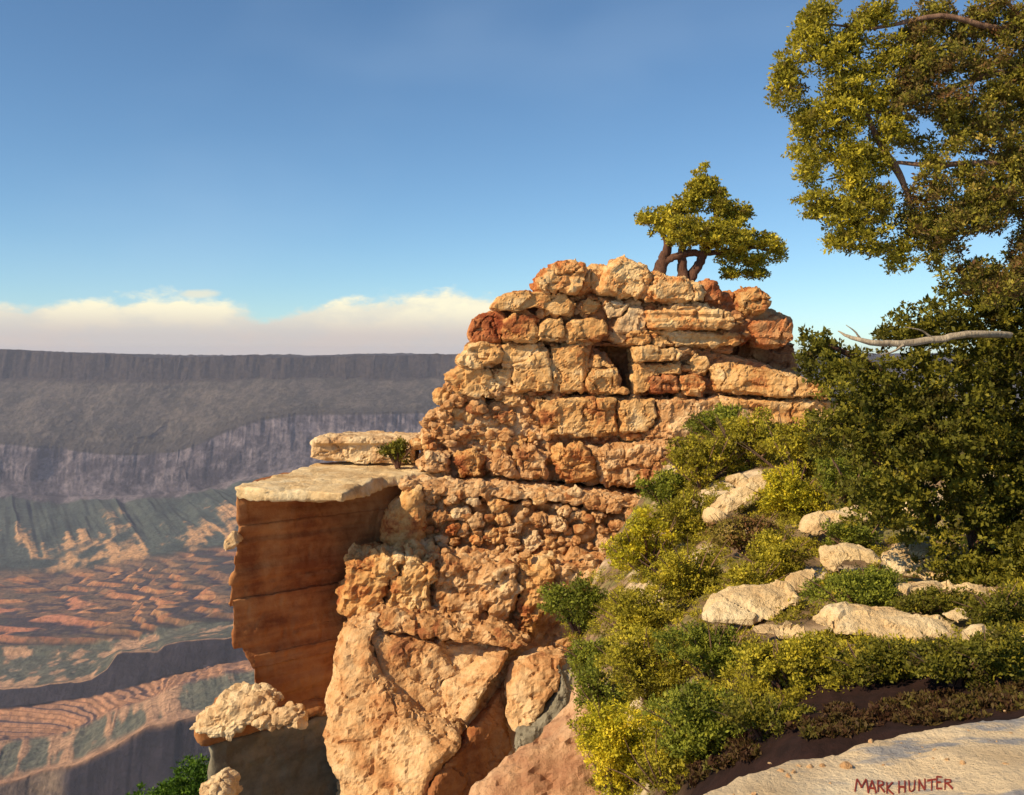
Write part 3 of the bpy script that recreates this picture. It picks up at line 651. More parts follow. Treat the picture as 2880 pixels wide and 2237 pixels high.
def stroke(pts, wpx=1.3):
    for a, b_ in zip(pts[:-1], pts[1:]):
        a = np.array(a, float); b_ = np.array(b_, float); d = b_ - a; L = np.linalg.norm(d); d = d / max(L, 1e-6); n = np.array([-d[1], d[0]]) * wpx / 2
        k = max(1, int(L / 1.5)); base = len(lv)
        for j in range(k + 1):
            q = a + (b_ - a) * j / k
            for s in (-1, 1):
                uu, vv = q + s * n; D = 1.70 * F / (vv - HV); x = (uu - 512) / F * D
                z = float(slab_z(np.array([x]), np.array([D]))[0])
                lv.append((x, D, z + 0.0035)); lv.append((x, D, z - 0.004))
        for j in range(k):
            o_ = base + j * 4
            lf.append((o_, o_ + 2, o_ + 6, o_ + 4)); lf.append((o_, o_ + 4, o_ + 5, o_ + 1)); lf.append((o_ + 2, o_ + 3, o_ + 7, o_ + 6)); lf.append((o_ + 1, o_ + 5, o_ + 7, o_ + 3))
        o_ = base; lf.append((o_, o_ + 1, o_ + 3, o_ + 2)); o_ = base + k * 4; lf.append((o_, o_ + 2, o_ + 3, o_ + 1))
xs = [(855, 13, 'M'), (868, 8, 'A'), (877, 8, 'R'), (886, 8, 'K'), (898, 8, 'H'), (908, 8, 'U'), (918, 8, 'N'), (927, 9, 'T'), (936, 7, 'E'), (944, 9, 'R')]
for k, (x0, wd, ch) in enumerate(xs):
    yb = 787 + random.uniform(-0.8, 1.2); hh = 12 + random.uniform(-1, 1.0)
    for st in glyph[ch]: stroke([(x0 + px_ * wd, yb - py * hh) for px_, py in st])
lm = bpy.data.materials.new('dark_red_paint'); lm.use_nodes = True
lm.node_tree.nodes['Principled BSDF'].inputs['Base Color'].default_value = (0.24, 0.03, 0.012, 1); lm.node_tree.nodes['Principled BSDF'].inputs['Roughness'].default_value = 0.7
me = bpy.data.meshes.new('lettering'); me.from_pydata(lv, [], lf); me.update()
link('lettering', me, lm, slab)

# pale stones showing between the shrubs
GS = 'pale stones scattered on the shrubby hillside'
pales = [('tilted pale elongated stone on the slope just right of the tower base', [(450,490),(470,430),(560,370),(640,310),(700,290),(730,320),(680,380),(590,430),(500,485)], 0.5),
 ('long whitish stone ledge in the upper middle of the shrubby slope', [(860,540),(900,490),(980,470),(1100,440),(1200,425),(1225,460),(1150,490),(1010,510),(930,560)], 0.5),
 ('small pale stone under the dark tree on the right, highest of the slope stones', [(1310,465),(1340,415),(1400,400),(1450,425),(1440,465),(1370,480)], 0.3),
 ('cream arched stone directly above the round green bush', [(960,680),(970,630),(1060,605),(1150,620),(1220,665),(1200,690),(1110,660),(1030,665),(1000,720)], 0.45),
 ('broad yellowish stone right of the cream arched stone', [(1230,660),(1300,600),(1450,590),(1580,630),(1635,690),(1560,710),(1420,760),(1330,730),(1250,700)], 0.5),
 ('small upright white stone left of the round green bush', [(805,790),(815,750),(860,720),(935,705),(920,750),(870,800)], 0.3),
 ('large pale pink stone in the middle of the shrubs', [(440,930),(480,850),(560,800),(700,790),(830,800),(850,840),(760,900),(650,930),(520,925)], 0.5),
 ('long low flat stone along the lower edge of the slope', [(935,960),(1000,905),(1150,890),(1300,905),(1440,930),(1540,960),(1555,985),(1400,1005),(1200,1000),(1030,975)], 0.45),
 ('small white stone at the right end of the long low stone', [(1490,930),(1520,895),(1590,885),(1605,920),(1550,940)], 0.25),
 ('thin cream ledge running out to the right below the broad yellowish stone', [(1240,790),(1330,765),(1480,768),(1620,785),(1740,800),(1700,830),(1500,815),(1350,812)], 0.3),
 ('thin pale stone strip just under the middle shrubs left of the long low stone', [(620,985),(700,960),(820,965),(920,985),(890,1010),(760,1000)], 0.3),
 ('low cream ledge at the far right above the dark shaded band', [(1560,1010),(1640,990),(1760,1000),(1860,1015),(1840,1040),(1700,1035)], 0.3),
 ('little pale stone at the tower foot above the dark bushes', [(540,310),(600,300),(640,320),(600,345)], 0.3),
 ('pale grey stone half buried beside the yellow bush', [(1020,575),(1090,560),(1110,590),(1050,605)], 0.3)]
for lab, pts, th in pales:
    pl = R4(pts); pa = np.array(pl); gpt = ground(pa[:, 0].mean(), min(pa[:, 1].max(), 700)); D = gpt[1] - 0.22
    o = stone('stone', pl, D, th * 0.7, M_CREAM, None, origin=base_of(pl, D, th), vox=0.026, amp=0.05, size=0.3, bev=0.2, smooth=1, lean=-1.0, chip=0.07, strata=0.014)
    tag(o, lab, 'stone', GS)
# reddish ledge above the slab, the band's shade put into its near-black colour
dl = empty('dark_ledge', tuple(P(900, 720, 6.6)), 'reddish brown rock ledge, shade put into its dark colour, behind the pale foreground slab', 'rock ledge')
M_LEDGE_SHADE = rock_mat('shade_toned_ledge_rock', [(0.3, (0.025, 0.010, 0.008)), (0.55, (0.06, 0.020, 0.014)), (0.8, (0.12, 0.05, 0.035))], scale=2.0, fine=12, bump=0.6)
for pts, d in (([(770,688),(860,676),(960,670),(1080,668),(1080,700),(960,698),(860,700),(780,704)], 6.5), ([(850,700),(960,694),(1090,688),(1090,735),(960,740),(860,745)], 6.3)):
    stone('ledge_rock', pts, d, 0.45, M_LEDGE_SHADE, dl, vox=0.04, amp=0.09, size=0.4, knob=0.05, ksize=0.3, bev=0.1, strata=0.02)

# ------------------------------------------------------------------ the canyon terrain
tu = np.concatenate([np.linspace(-650, -25, 50), np.linspace(-20, 500, 640), np.linspace(510, 1500, 70)])
vr = ip(tu, [(-650, 349), (0, 349.5), (40, 350.5), (80, 353), (160, 357), (300, 356.5), (400, 354.5), (480, 354), (1500, 356)])
ve = ip(tu, [(-650, 445), (0, 440), (60, 446), (100, 451), (140, 453), (180, 449), (205, 440), (230, 428), (260, 418), (300, 412), (420, 411), (1500, 415)])
vf = ip(tu, [(-650, 500), (0, 491), (60, 496), (150, 495), (200, 490), (240, 478), (300, 466), (420, 455), (1500, 450)])
vg = ip(tu, [(-650, 570), (0, 568), (60, 572), (130, 560), (200, 548), (340, 535), (1500, 530)])
tk = [(cst(18, tu), cst(900, tu)), (cst(90, tu), cst(900, tu)), (cst(2600, tu), cst(905, tu)),
      (cst(3400, tu), cst(880, tu)),
      (cst(3520, tu), ip(tu, [(-650, 800), (3, 783), (33, 776), (79, 763), (115, 745), (148, 725), (190, 718), (320, 700), (1500, 700)])),
      (cst(3980, tu), ip(tu, [(-650, 740), (0, 737), (60, 731), (110, 708), (150, 697), (170, 684), (223, 668), (320, 655), (1500, 655)])),
      (cst(4110, tu), ip(tu, [(-650, 710), (3, 708), (91, 697), (115, 691), (165, 678), (223, 664), (320, 650), (1500, 650)])),
      (cst(4160, tu), ip(tu, [(-650, 690), (3, 689), (91, 680), (106, 670), (116, 655), (122, 652), (158, 651), (165, 645), (181, 641), (221, 638), (320, 630), (1500, 630)])),
      (cst(4600, tu), ip(tu, [(-650, 660), (0, 655), (130, 648), (160, 636), (240, 622), (320, 612), (1500, 610)])),
      (cst(6300, tu), vg), (cst(7900, tu), vf), (cst(8000, tu), ve), (cst(8700, tu), cst(376, tu)), (cst(8760, tu), vr), (cst(9400, tu), HV + (vr - HV) * 8760 / 9400 + 0.3), (cst(13500, tu), HV + (vr - HV) * 8760 / 13500 + 0.5)]
trows = [6, 24, 30, 40, 110, 60, 40, 70, 270, 120, 90, 130, 24, 12, 12]
def ridged(n): return 1 - np.abs(n) * 2
def tn(U, X, D, Z, K):
    sh = X.shape
    def nz(fx, fy, o=4, s=0, fz=0, g=0.5): return fbm(np.stack([X / fx, D / fy, K * fz if fz else K * 0], -1).reshape(-1, 3), o, s, g).reshape(sh)
    aux = {}
    # vertical gullies on the far wall
    gul = ridged(nz(330, 420, 5, 101, 0, 0.55)); but = nz(700, 5000, 4, 111, 0, 0.5)
    warpx = 90 * nz(500, 900, 3, 97)
    far = sm(K, 9.9, 10.6) * (1 - sm(K, 13.9, 14.2))
    D = D - 120 * but * sm(K, 9.6, 10.2) * (1 - sm(K, 13.2, 13.9)) - 70 * gul * far
    Z = Z - 30 * gul * sm(K, 11.1, 11.6) * (1 - sm(K, 12.0, 12.6)) + 22 * nz(300, 500, 4, 113) * sm(K, 11.2, 11.6) * (1 - sm(K, 11.8, 12.1))
    # rim forest roughness
    Z = Z + 42 * nz(260, 2500, 6, 121, 0, 0.65) * sm(K, 12.95, 13.02)
    # ridges down the teal slope (they descend to the right)
    sk = (X + 0.55 * D)
    r = ridged(fbm(np.stack([sk / 260, D / 2600, D * 0], -1).reshape(-1, 3), 4, 131).reshape(sh))
    tz = sm(K, 9.0, 9.4) * (1 - sm(K, 9.85, 10.0))
    Z = Z + 60 * (r - 0.4) * tz
    aux['ridge'] = r
    # stepped mesas
    zone = sm(K, 7.6, 8.05) * (1 - sm(K, 8.86, 9.1))
    big_ = nz(2200, 620, 3, 141); med = nz(1100, 190, 4, 151, 0, 0.5)
    Zr = Z + (70 * big_ + 52 * med) * zone
    st = 27.0; q = Zr / st + 0.35 * nz(500, 400, 3, 155); fl = np.floor(q); fr = q - fl
    Zs = (fl + sm(fr, 0.30, 0.62)) * st
    aux['base'] = sm(fr, 0.16, 0.26) * (1 - sm(fr, 0.34, 0.44)) * zone  # mask for the dark shadow line painted at the foot of each step
    aux['riser'] = sm(fr, 0.22, 0.34) * (1 - sm(fr, 0.60, 0.72)) * zone
    Z = Z * (1 - zone) + Zs * zone
    # stripes under the dark cliff
    zo2 = sm(K, 4.75, 4.98) * (1 - sm(K, 5.97, 6.03))
    q = (Z + 15 * nz(300, 60, 5, 161, 0, 0.6)) / 12; fl = np.floor(q); fr = q - fl
    Z = Z * (1 - zo2) + (fl + sm(fr, 0.3, 0.7)) * 12 * zo2
    aux['riser2'] = sm(fr, 0.2, 0.4) * (1 - sm(fr, 0.65, 0.85)) * zo2
    # erosion ribs on the lower slope
    lo = sm(K, 4.02, 4.2) * (1 - sm(K, 4.8, 5.0)); r2 = ridged(fbm(np.stack([(X + 0.35 * D) / 95, D / 900, D * 0], -1).reshape(-1, 3), 4, 171).reshape(sh))
    Z = Z + 16 * (r2 - 0.5) * lo; aux['r2'] = r2
    # buttresses on the two lower cliffs
    b3 = nz(110, 3000, 4, 181)
    D = D - 45 * b3 * sm(K, 2.9, 3.1) * (1 - sm(K, 4.0, 4.3)) - 25 * b3 * sm(K, 5.98, 6.1) * (1 - sm(K, 6.98, 7.2))
    Z = Z + 5 * nz(60, 60, 4, 191) * sm(K, 3.9, 4.1) * (1 - sm(K, 9.9, 10))
    near = 1 - sm(K, 1.8, 2.5)
    Z = Z + (0.02 * D * nz(40, 40, 5, 195) - 0.02 * D) * near
    return X, D, Z, aux
def tcol(U, X, D, Z, K, aux):
    sh = X.shape
    def nz(fx, fy, fz, o=4, s=0): return fbm(np.stack([X / fx, D / fy, Z / fz], -1).reshape(-1, 3), o, s).reshape(sh)
    a = nz(120, 160, 90, 5, 201); f = nz(35, 50, 25, 4, 211); vert = fbm(np.stack([(X + 60 * np.sin(Z / 90)) / 85, D / 300, Z / 90], -1).reshape(-1, 3), 6, 221, 0.68).reshape(sh); bigp = nz(420, 380, 400, 4, 231)
    hz = nz(900, 900, 7, 3, 241)
    C = np.zeros(sh + (3,))
    def put(k0, k1, col, s=0.04):
        nonlocal C
        m_ = (sm(K, k0 - s, k0 + s) * (1 - sm(K, k1 - s, k1 + s)))[..., None]; C = C * (1 - m_) + col * m_
    green = mixc((0.10, 0.13, 0.07), (0.17, 0.19, 0.10), sm(a, -0.5, 0.5))
    put(-1, 3.0, mixc(green, (0.30, 0.18, 0.10), sm(a + f, -0.1, 0.5)), 0.05)
    shade_purple = mixc((0.018, 0.017, 0.032), (0.040, 0.036, 0.058), sm(vert, -0.4, 0.5))  # shade on the two lower cliffs put into their rock colour
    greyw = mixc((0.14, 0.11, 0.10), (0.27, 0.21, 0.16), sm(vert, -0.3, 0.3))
    put(3.0, 3.99, mixc(greyw, shade_purple, sm(U + 12 * a, 45, 75)), 0.02)
    pg = mixc((0.095, 0.115, 0.095), (0.175, 0.185, 0.145), sm(f, -0.5, 0.5)); po = mixc((0.42, 0.25, 0.16), (0.56, 0.36, 0.23), sm(a, -0.5, 0.5))
    low = mixc(pg, po, np.clip(sm(aux['r2'] + 0.4 * a, 0.55, 0.85) + (1 - sm(K, 4.02, 4.22)), 0, 1))
    put(3.99, 5.0, low, 0.03)
    strata = mixc((0.12, 0.08, 0.09), (0.44, 0.24, 0.14), np.clip(sm(hz, -0.25, 0.15), 0, 1)); 
    put(4.85, 6.0, mixc(strata, (0.58, 0.33, 0.20), aux['riser2'] * 0.6), 0.06)
    put(6.0, 6.985, shade_purple * 0.85 + 0.006, 0.015)
    put(6.985, 7.05, mixc((0.5, 0.32, 0.2), (0.3, 0.2, 0.15), sm(f, -0.2, 0.4)), 0.02)
    put(7.05, 8.0, mixc(pg * 0.9, po, sm(a + 0.5 * f + 0.4 * bigp, -0.05, 0.28)), 0.05)
    pinkz = 1 - sm(U + 20 * a, 60, 95)
    pinkz = np.clip(pinkz * sm(K, 7.9, 8.1) * (1 - sm(K, 8.45, 8.6)) + 0.35 * sm(bigp, 0.1, 0.4), 0, 1)
    ori = mixc(mixc((0.42, 0.19, 0.085), (0.56, 0.30, 0.14), sm(f, -0.4, 0.4)), (0.52, 0.22, 0.14), pinkz * 0.8)
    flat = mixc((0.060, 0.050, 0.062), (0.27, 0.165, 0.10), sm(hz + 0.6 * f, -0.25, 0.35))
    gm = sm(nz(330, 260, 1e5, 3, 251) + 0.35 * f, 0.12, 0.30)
    mesa = mixc(flat, ori, aux['riser']); mesa = mixc(mesa, (0.075, 0.080, 0.070), gm * 0.55); mesa = mixc(mesa, (0.050, 0.038, 0.055), aux['base'] * sm(a + 0.6, -0.1, 0.3))  # last mix paints the shadow lines below the risers
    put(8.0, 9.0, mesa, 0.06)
    teal = mixc((0.040, 0.062, 0.060), (0.080, 0.108, 0.098), sm(a, -0.5, 0.5))
    lit_ridge = sm(aux['ridge'] + 0.25 * f, 0.72, 0.95) * (1 - sm(K, 9.55, 9.75)) * sm(a + bigp, -0.25, 0.25)  # sunlight on the ridge crests painted as orange
    put(9.0, 9.98, mixc(teal, (0.60, 0.36, 0.18), lit_ridge), 0.05)
    pgrey = mixc((0.055, 0.050, 0.072), (0.22, 0.20, 0.24), sm(vert + 0.3 * f, -0.35, 0.45))
    put(9.9, 10.97, pgrey, 0.03)
    put(10.95, 11.09, np.broadcast_to(np.array([0.055, 0.05, 0.045]), sh + (3,)), 0.03)
    olive = mixc((0.045, 0.043, 0.038), (0.125, 0.112, 0.100), sm(vert + 0.6 * f, -0.45, 0.55))
    put(11.09, 12.0, olive, 0.08)
    put(11.95, 20, mixc((0.030, 0.025, 0.028), (0.055, 0.045, 0.042), sm(f, -0.4, 0.4)), 0.04)
    C = C * np.array([0.96, 0.90, 0.84])
    return np.clip(C, 0, 1)
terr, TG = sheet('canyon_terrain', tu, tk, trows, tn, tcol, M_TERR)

# ------------------------------------------------------------------ plants
def tube(pts, radii, seg=8, jit=0.12):
    pts = [np.array(p, float) for p in pts]; P2 = []; R2 = []
    for i in range(len(pts) - 1):
        k = 5
        for j in range(k): P2.append(lerp(pts[i], pts[i + 1], j / k)); R2.append(lerp(radii[i], radii[i + 1], j / k))
    P2.append(pts[-1]); R2.append(radii[-1]); P2 = np.array(P2)
    for _ in range(2): P2[1:-1] = (P2[:-2] + 2 * P2[1:-1] + P2[2:]) / 4
    n = len(P2); P2[1:-1] += rng.normal(0, 1, (n - 2, 3)) * np.array(R2)[1:-1, None] * jit
    v = []; f = []
    for i in range(n):
        t = P2[min(i + 1, n - 1)] - P2[max(i - 1, 0)]; t /= np.linalg.norm(t) + 1e-9
        a = np.cross(t, [0.3, 0.9, 0.2]); a /= np.linalg.norm(a); b_ = np.cross(t, a)
        for s in range(seg):
            an = 2 * math.pi * s / seg; r = R2[i] * (1 + 0.15 * math.sin(3 * an + i * 0.4))
            v.append(P2[i] + a * r * math.cos(an) + b_ * r * math.sin(an))
    for i in range(n - 1):
        for s in range(seg): f.append((i * seg + s, i * seg + (s + 1) % seg, (i + 1) * seg + (s + 1) % seg, (i + 1) * seg + s))
    return v, f
def tubes_mesh(name, lst):
    V = []; Fc = []
    for pts, rad in lst:
        v, f = tube(pts, rad); o = len(V); V += v; Fc += [tuple(x + o for x in q) for q in f]
    return mesh_np(name, np.array(V), np.array(Fc))
def leaves(name, blobs, dens, size, pal, tuft=0.16, elong=2.2, keep=0.0, seed=1, shell=0.45, hang=0.0):
    """blobs: (centre xyz, radii xyz). dens: tufts per unit, many leaf faces in each tuft. pal: colours with weights"""
    r_ = np.random.default_rng(seed); cs = []; 
    for c, rad in blobs:
        rad = np.array(rad); n = int(2.7 * dens * (rad[0] * rad[1] + rad[0] * rad[2] + rad[1] * rad[2]) / 3 / tuft ** 2) + 3
        d = r_.normal(0, 1, (n, 3)); d /= np.linalg.norm(d, axis=1)[:, None]
        q = d * (r_.random(n) ** shell)[:, None]
        q = q * (1 + 0.22 * fbm(d * 2.2 + np.array(c), 3, seed)[:, None])
        cs.append(np.array(c) + q * rad)
    cs = np.concatenate(cs)
    if keep: 
        k = fbm(cs / (tuft * 4.0), 3, seed + 5); cs = cs[k > np.quantile(k, keep)]
    nt = len(cs); per = 40
    tone = 0.55 * fbm(cs / (tuft * 5), 3, seed + 9) + r_.normal(0, 0.22, nt)
    c = np.repeat(cs, per, 0); n = len(c)
    d = r_.normal(0, 1, (n, 3)); d /= np.linalg.norm(d, axis=1)[:, None]
    c = c + d * (r_.random(n) ** 0.6)[:, None] * tuft * np.array([1.15, 1.15, 0.75])
    ax = d + r_.normal(0, 0.5, (n, 3)) + np.array([0, 0, 0.35 - hang]); ax /= np.linalg.norm(ax, axis=1)[:, None]
    sd_ = np.cross(ax, r_.normal(0, 1, (n, 3))); sd_ /= np.linalg.norm(sd_, axis=1)[:, None]
    L = size * (0.40 + 1.15 * r_.random(n) ** 1.6)[:, None]; W = L / elong
    v = np.stack([c - ax * L * 0.5, c + sd_ * W * 0.5, c + ax * L * 0.5, c - sd_ * W * 0.5], 1).reshape(-1, 3)
    f = np.arange(n * 4).reshape(-1, 4)
    me = mesh_np(name, v, f, False)
    t = np.repeat(tone, per) + r_.normal(0, 0.16, n); t = np.clip((t + 0.75) / 1.5, 0, 1)
    pc = np.array(pal); xs_ = np.linspace(0, 1, len(pc)); col = np.stack([np.interp(t, xs_, pc[:, i]) for i in range(3)], 1)
    col *= (1 + r_.normal(0, 0.10, (n, 1))); point_color(me, np.repeat(np.clip(col, 0.005, 1), 4, 0))
    return me
OLIVE = [(0.12, 0.08, 0.016), (0.20, 0.17, 0.02), (0.33, 0.295, 0.026), (0.50, 0.43, 0.034), (0.72, 0.58, 0.055)]
GREEN = [(0.09, 0.075, 0.012), (0.13, 0.15, 0.018), (0.20, 0.23, 0.025), (0.30, 0.32, 0.035), (0.46, 0.42, 0.05)]
DARK = [(0.07, 0.05, 0.010), (0.09, 0.085, 0.012), (0.14, 0.14, 0.016), (0.22, 0.20, 0.02), (0.38, 0.31, 0.03)]  # greens darkened to hold the shade on the right-hand juniper mass
YELL = [(0.16, 0.12, 0.015), (0.30, 0.28, 0.02), (0.50, 0.45, 0.025), (0.72, 0.58, 0.03), (0.85, 0.68, 0.06)]
MIXED = [(0.17, 0.08, 0.03), (0.20, 0.13, 0.04), (0.19, 0.18, 0.025), (0.32, 0.28, 0.03), (0.52, 0.38, 0.09)]
BROWN = [(0.22, 0.09, 0.04), (0.28, 0.15, 0.06), (0.22, 0.18, 0.03), (0.34, 0.27, 0.05), (0.52, 0.35, 0.15)]

# twisted juniper on the tower
JD = 25.6
jun = empty('juniper_tree', tuple(P(683, 284, JD)), 'small twisted juniper with dark forked trunks standing on top of the rock tower', 'tree')
def jp(x, y, dd=0.0): u, v = J([(x, y)])[0]; return P(u, v, JD + dd)
k = JD / F * 0.10483
tr = [([jp(520, 1290), jp(560, 1150, .1), (jp(600, 1000)), jp(640, 860), jp(700, 700)], [70*k, 58*k, 42*k, 26*k, 10*k]),
      ([jp(770, 1370), jp(750, 1200), jp(735, 1060, -.05), jp(745, 940), jp(800, 780)], [62*k, 48*k, 40*k, 28*k, 10*k]),
      ([jp(790, 1360), jp(880, 1220), jp(930, 1090), jp(1000, 960), jp(1080, 780), jp(1040, 520), jp(980, 300)], [60*k, 46*k, 42*k, 36*k, 26*k, 14*k, 6*k])]
for t in tr: link('trunk', tubes_mesh('trunk', [t]), M_BARK, jun)
br = [([jp(560, 1150), jp(660, 1100, -.1), jp(800, 1050, -.1), jp(960, 1060), jp(1200, 1040), jp(1450, 1000), jp(1620, 1050)], [30*k, 34*k, 36*k, 30*k, 22*k, 14*k, 6*k]),
      ([jp(600, 1000), jp(560, 850), jp(460, 760), jp(380, 700)], [26*k, 20*k, 12*k, 6*k]),
      ([jp(1300, 1050), jp(1400, 1180), jp(1480, 1270)], [16*k, 10*k, 5*k]),
      ([jp(1080, 780), jp(1250, 700), jp(1350, 640)], [18*k, 10*k, 5*k])]
for t in br: link('branch', tubes_mesh('branch', [t]), M_BARK, jun)
def jb(x, y, rx, ry, dd=0.0, rd=None): return (jp(x, y, dd), (rx * k, (rd or max(rx, ry) * 0.9) * k, ry * k))
jbl = [jb(420, 720, 115, 90), jb(570, 760, 160, 150), jb(700, 650, 150, 120, .3), jb(760, 850, 230, 150, -.4), jb(980, 880, 230, 150, -.3), jb(850, 560, 130, 120), jb(940, 430, 100, 110), jb(985, 300, 75, 85), jb(960, 240, 40, 50),
       jb(1080, 480, 90, 130), jb(1110, 640, 150, 120), jb(1270, 700, 150, 130), jb(1370, 660, 60, 70), jb(1200, 900, 210, 150, -.3), jb(1400, 960, 150, 130), jb(1560, 950, 120, 110), jb(1650, 1040, 100, 110), jb(1240, 1100, 160, 80), jb(1460, 1130, 150, 60), jb(1200, 1250, 110, 60), jb(1420, 1240, 110, 75), jb(1530, 1260, 40, 50), jb(650, 430, 60, 45), jb(950, 370, 115, 110), jb(1010, 430, 120, 120), jb(975, 260, 60, 70), jb(880, 480, 110, 100)]
link('crown', leaves('crown', jbl, 2.5, 0.085, OLIVE, tuft=0.13, keep=0.10, seed=3, elong=1.9), M_LEAF, jun)

# tall pine at the upper right, leaning in over the view
pine = empty('pine_tree', (4.8, 7.6, -1.6), 'tall open pine with sparse yellow green needles filling the upper right corner', 'tree')
PD = 7.4
def tp(x, y, dd=0.0): return P(711.1 + x * 0.2306, y * 0.2306, PD + dd)
kk = PD / F * 0.2306
link('trunk', tubes_mesh('trunk', [([np.array([4.8, 7.6, -1.7]), tp(1560, 1300, .3), tp(1500, 800, .2), tp(1480, 300, .2), tp(1500, -300, .3)], [0.20, 0.17, 0.14, 0.11, 0.06])]), M_BARK2, pine)
limbs = [[tp(1500, 800), tp(1250, 700), tp(950, 720), tp(780, 700), tp(500, 780)], [tp(1500, 900), tp(1350, 820), tp(1100, 880), tp(900, 1000)],
         [tp(1490, 420), tp(1250, 300), tp(1000, 400), tp(700, 500), tp(450, 450)], [tp(1490, 100), tp(1250, 130), tp(1000, 60), tp(700, 130), tp(480, 100)],
         [tp(780, 700), tp(720, 600), tp(680, 500), tp(600, 330)], [tp(780, 700), tp(850, 830), tp(880, 950)], [tp(1500, 1300, .2), tp(1400, 1260), tp(1290, 1230)], [tp(1480, 200), tp(1330, 60), tp(1200, -80)]]
for L in limbs: link('branch', tubes_mesh('branch', [(L, list(np.linspace(0.032, 0.006, len(L))))]), M_BARK2, pine)
def pb(x, y, rx, ry, dd=0.0): return (tp(x, y, dd), (rx * kk, max(rx, ry) * 1.1 * kk, ry * kk))
left_b = [pb(480, 60, 90, 70), pb(420, 160, 90, 100), pb(330, 290, 80, 70), pb(330, 400, 80, 80), pb(500, 230, 120, 90), pb(600, 330, 120, 90), pb(430, 520, 100, 90), pb(560, 520, 130, 100), pb(430, 640, 90, 80), pb(420, 740, 70, 60), pb(600, 660, 110, 80), pb(450, 870, 90, 70), pb(560, 920, 110, 90), pb(700, 860, 120, 90), pb(680, 1020, 120, 100), pb(560, 1040, 70, 60), pb(820, 1100, 80, 90), pb(760, 250, 90, 100), pb(720, 60, 90, 60), pb(640, 110, 70, 60), pb(620, 770, 90, 70), pb(770, 560, 90, 80), pb(700, 700, 90, 70), pb(700, 420, 90, 80), pb(600, 190, 80, 70), pb(560, 420, 90, 70)]
right_b = [pb(950, 80, 110, 80, .2), pb(1080, 160, 120, 90, .2), pb(1000, 270, 130, 80), pb(830, 420, 110, 120), pb(1000, 440, 130, 90), pb(870, 580, 90, 90, .2), pb(1040, 600, 100, 80), pb(1200, 560, 120, 110), pb(1250, 400, 110, 60), pb(1320, 130, 110, 110), pb(1200, 40, 90, 60), pb(1330, 300, 80, 100), pb(1300, 700, 110, 110), pb(1130, 760, 90, 70), pb(960, 700, 70, 60), pb(950, 820, 110, 80), pb(1250, 850, 120, 80), pb(1050, 960, 130, 80), pb(950, 1010, 110, 80), pb(1020, 1110, 80, 70), pb(1190, 960, 90, 50), pb(1400, 500, 80, 300), pb(1420, 900, 80, 200), pb(1420, 100, 90, 200), pb(1380, 1090, 90, 110), pb(1330, 1200, 110, 90), pb(1230, 1250, 110, 70), pb(1150, 1180, 80, 60), pb(1150, 880, 100, 90), pb(1100, 500, 110, 90), pb(1180, 280, 100, 90), pb(900, 300, 100, 90), pb(880, 180, 100, 90), pb(880, 950, 80, 80)]
link('crown', leaves('crown', left_b, 2.9, 0.030, OLIVE, tuft=0.055, keep=0.05, seed=11, elong=2.2), M_LEAF, pine)
link('crown', leaves('crown', right_b, 3.1, 0.030, MIXED, tuft=0.055, keep=0.08, seed=12, elong=2.2), M_LEAF, pine)

# dense dark juniper below it
def wb(u, v, ru, rv, D, dd=1.0): s = D / F; return (P(u, v, D), (ru * s, max(ru, rv) * s * dd, rv * s))
dense = empty('juniper_tree', tuple(ground(990, 585)), 'dense dark green juniper mass along the right edge beneath the pine', 'tree')
gp = ground(990, 585)
link('trunk', tubes_mesh('trunk', [([gp + (0, 0, -.1), P(975, 520, 9.8), P(945, 450, 9.8), P(925, 380, 9.9)], [0.10, 0.09, 0.07, 0.04])]), M_BARK, dense)
for L in ([P(935, 520, 9.8), P(880, 460, 9.6), P(840, 420, 9.5)], [P(930, 480, 9.8), P(990, 420, 9.6), P(1020, 330, 9.6)], [P(930, 430, 9.8), P(880, 370, 9.7), P(830, 345, 9.6)]):
    link('branch', tubes_mesh('branch', [(L, [0.07, 0.05, 0.02])]), M_BARK, dense)
db = [wb(835, 365, 35, 28, 9.6), wb(815, 345, 22, 18, 9.6), wb(860, 400, 45, 45, 9.4), wb(840, 440, 38, 40, 9.5), wb(905, 385, 50, 40, 9.5), wb(960, 370, 50, 45, 9.5), wb(1010, 380, 50, 60, 9.5), wb(900, 455, 55, 50, 9.3), wb(965, 450, 60, 55, 9.4), wb(1020, 470, 50, 70, 9.4), wb(875, 500, 45, 30, 9.3), wb(940, 510, 55, 40, 9.4), wb(1005, 540, 50, 50, 9.3), wb(960, 570, 45, 30, 9.2), wb(1020, 600, 45, 45, 9.1),
      wb(930, 322, 38, 24, 9.6), wb(975, 300, 45, 38, 9.6), wb(1015, 320, 40, 45, 9.6), wb(1000, 285, 30, 30, 9.5), wb(895, 335, 25, 14, 9.6), wb(1060, 400, 60, 150, 9.5), wb(985, 610, 45, 35, 9.0), wb(1020, 650, 35, 30, 8.6), wb(1045, 560, 50, 90, 9.0), wb(940, 420, 70, 60, 9.3), wb(890, 430, 50, 60, 9.3)]
link('crown', leaves('crown', db, 1.5, 0.045, DARK, tuft=0.075, keep=0.10, seed=21, elong=1.8), M_LEAF, dense)
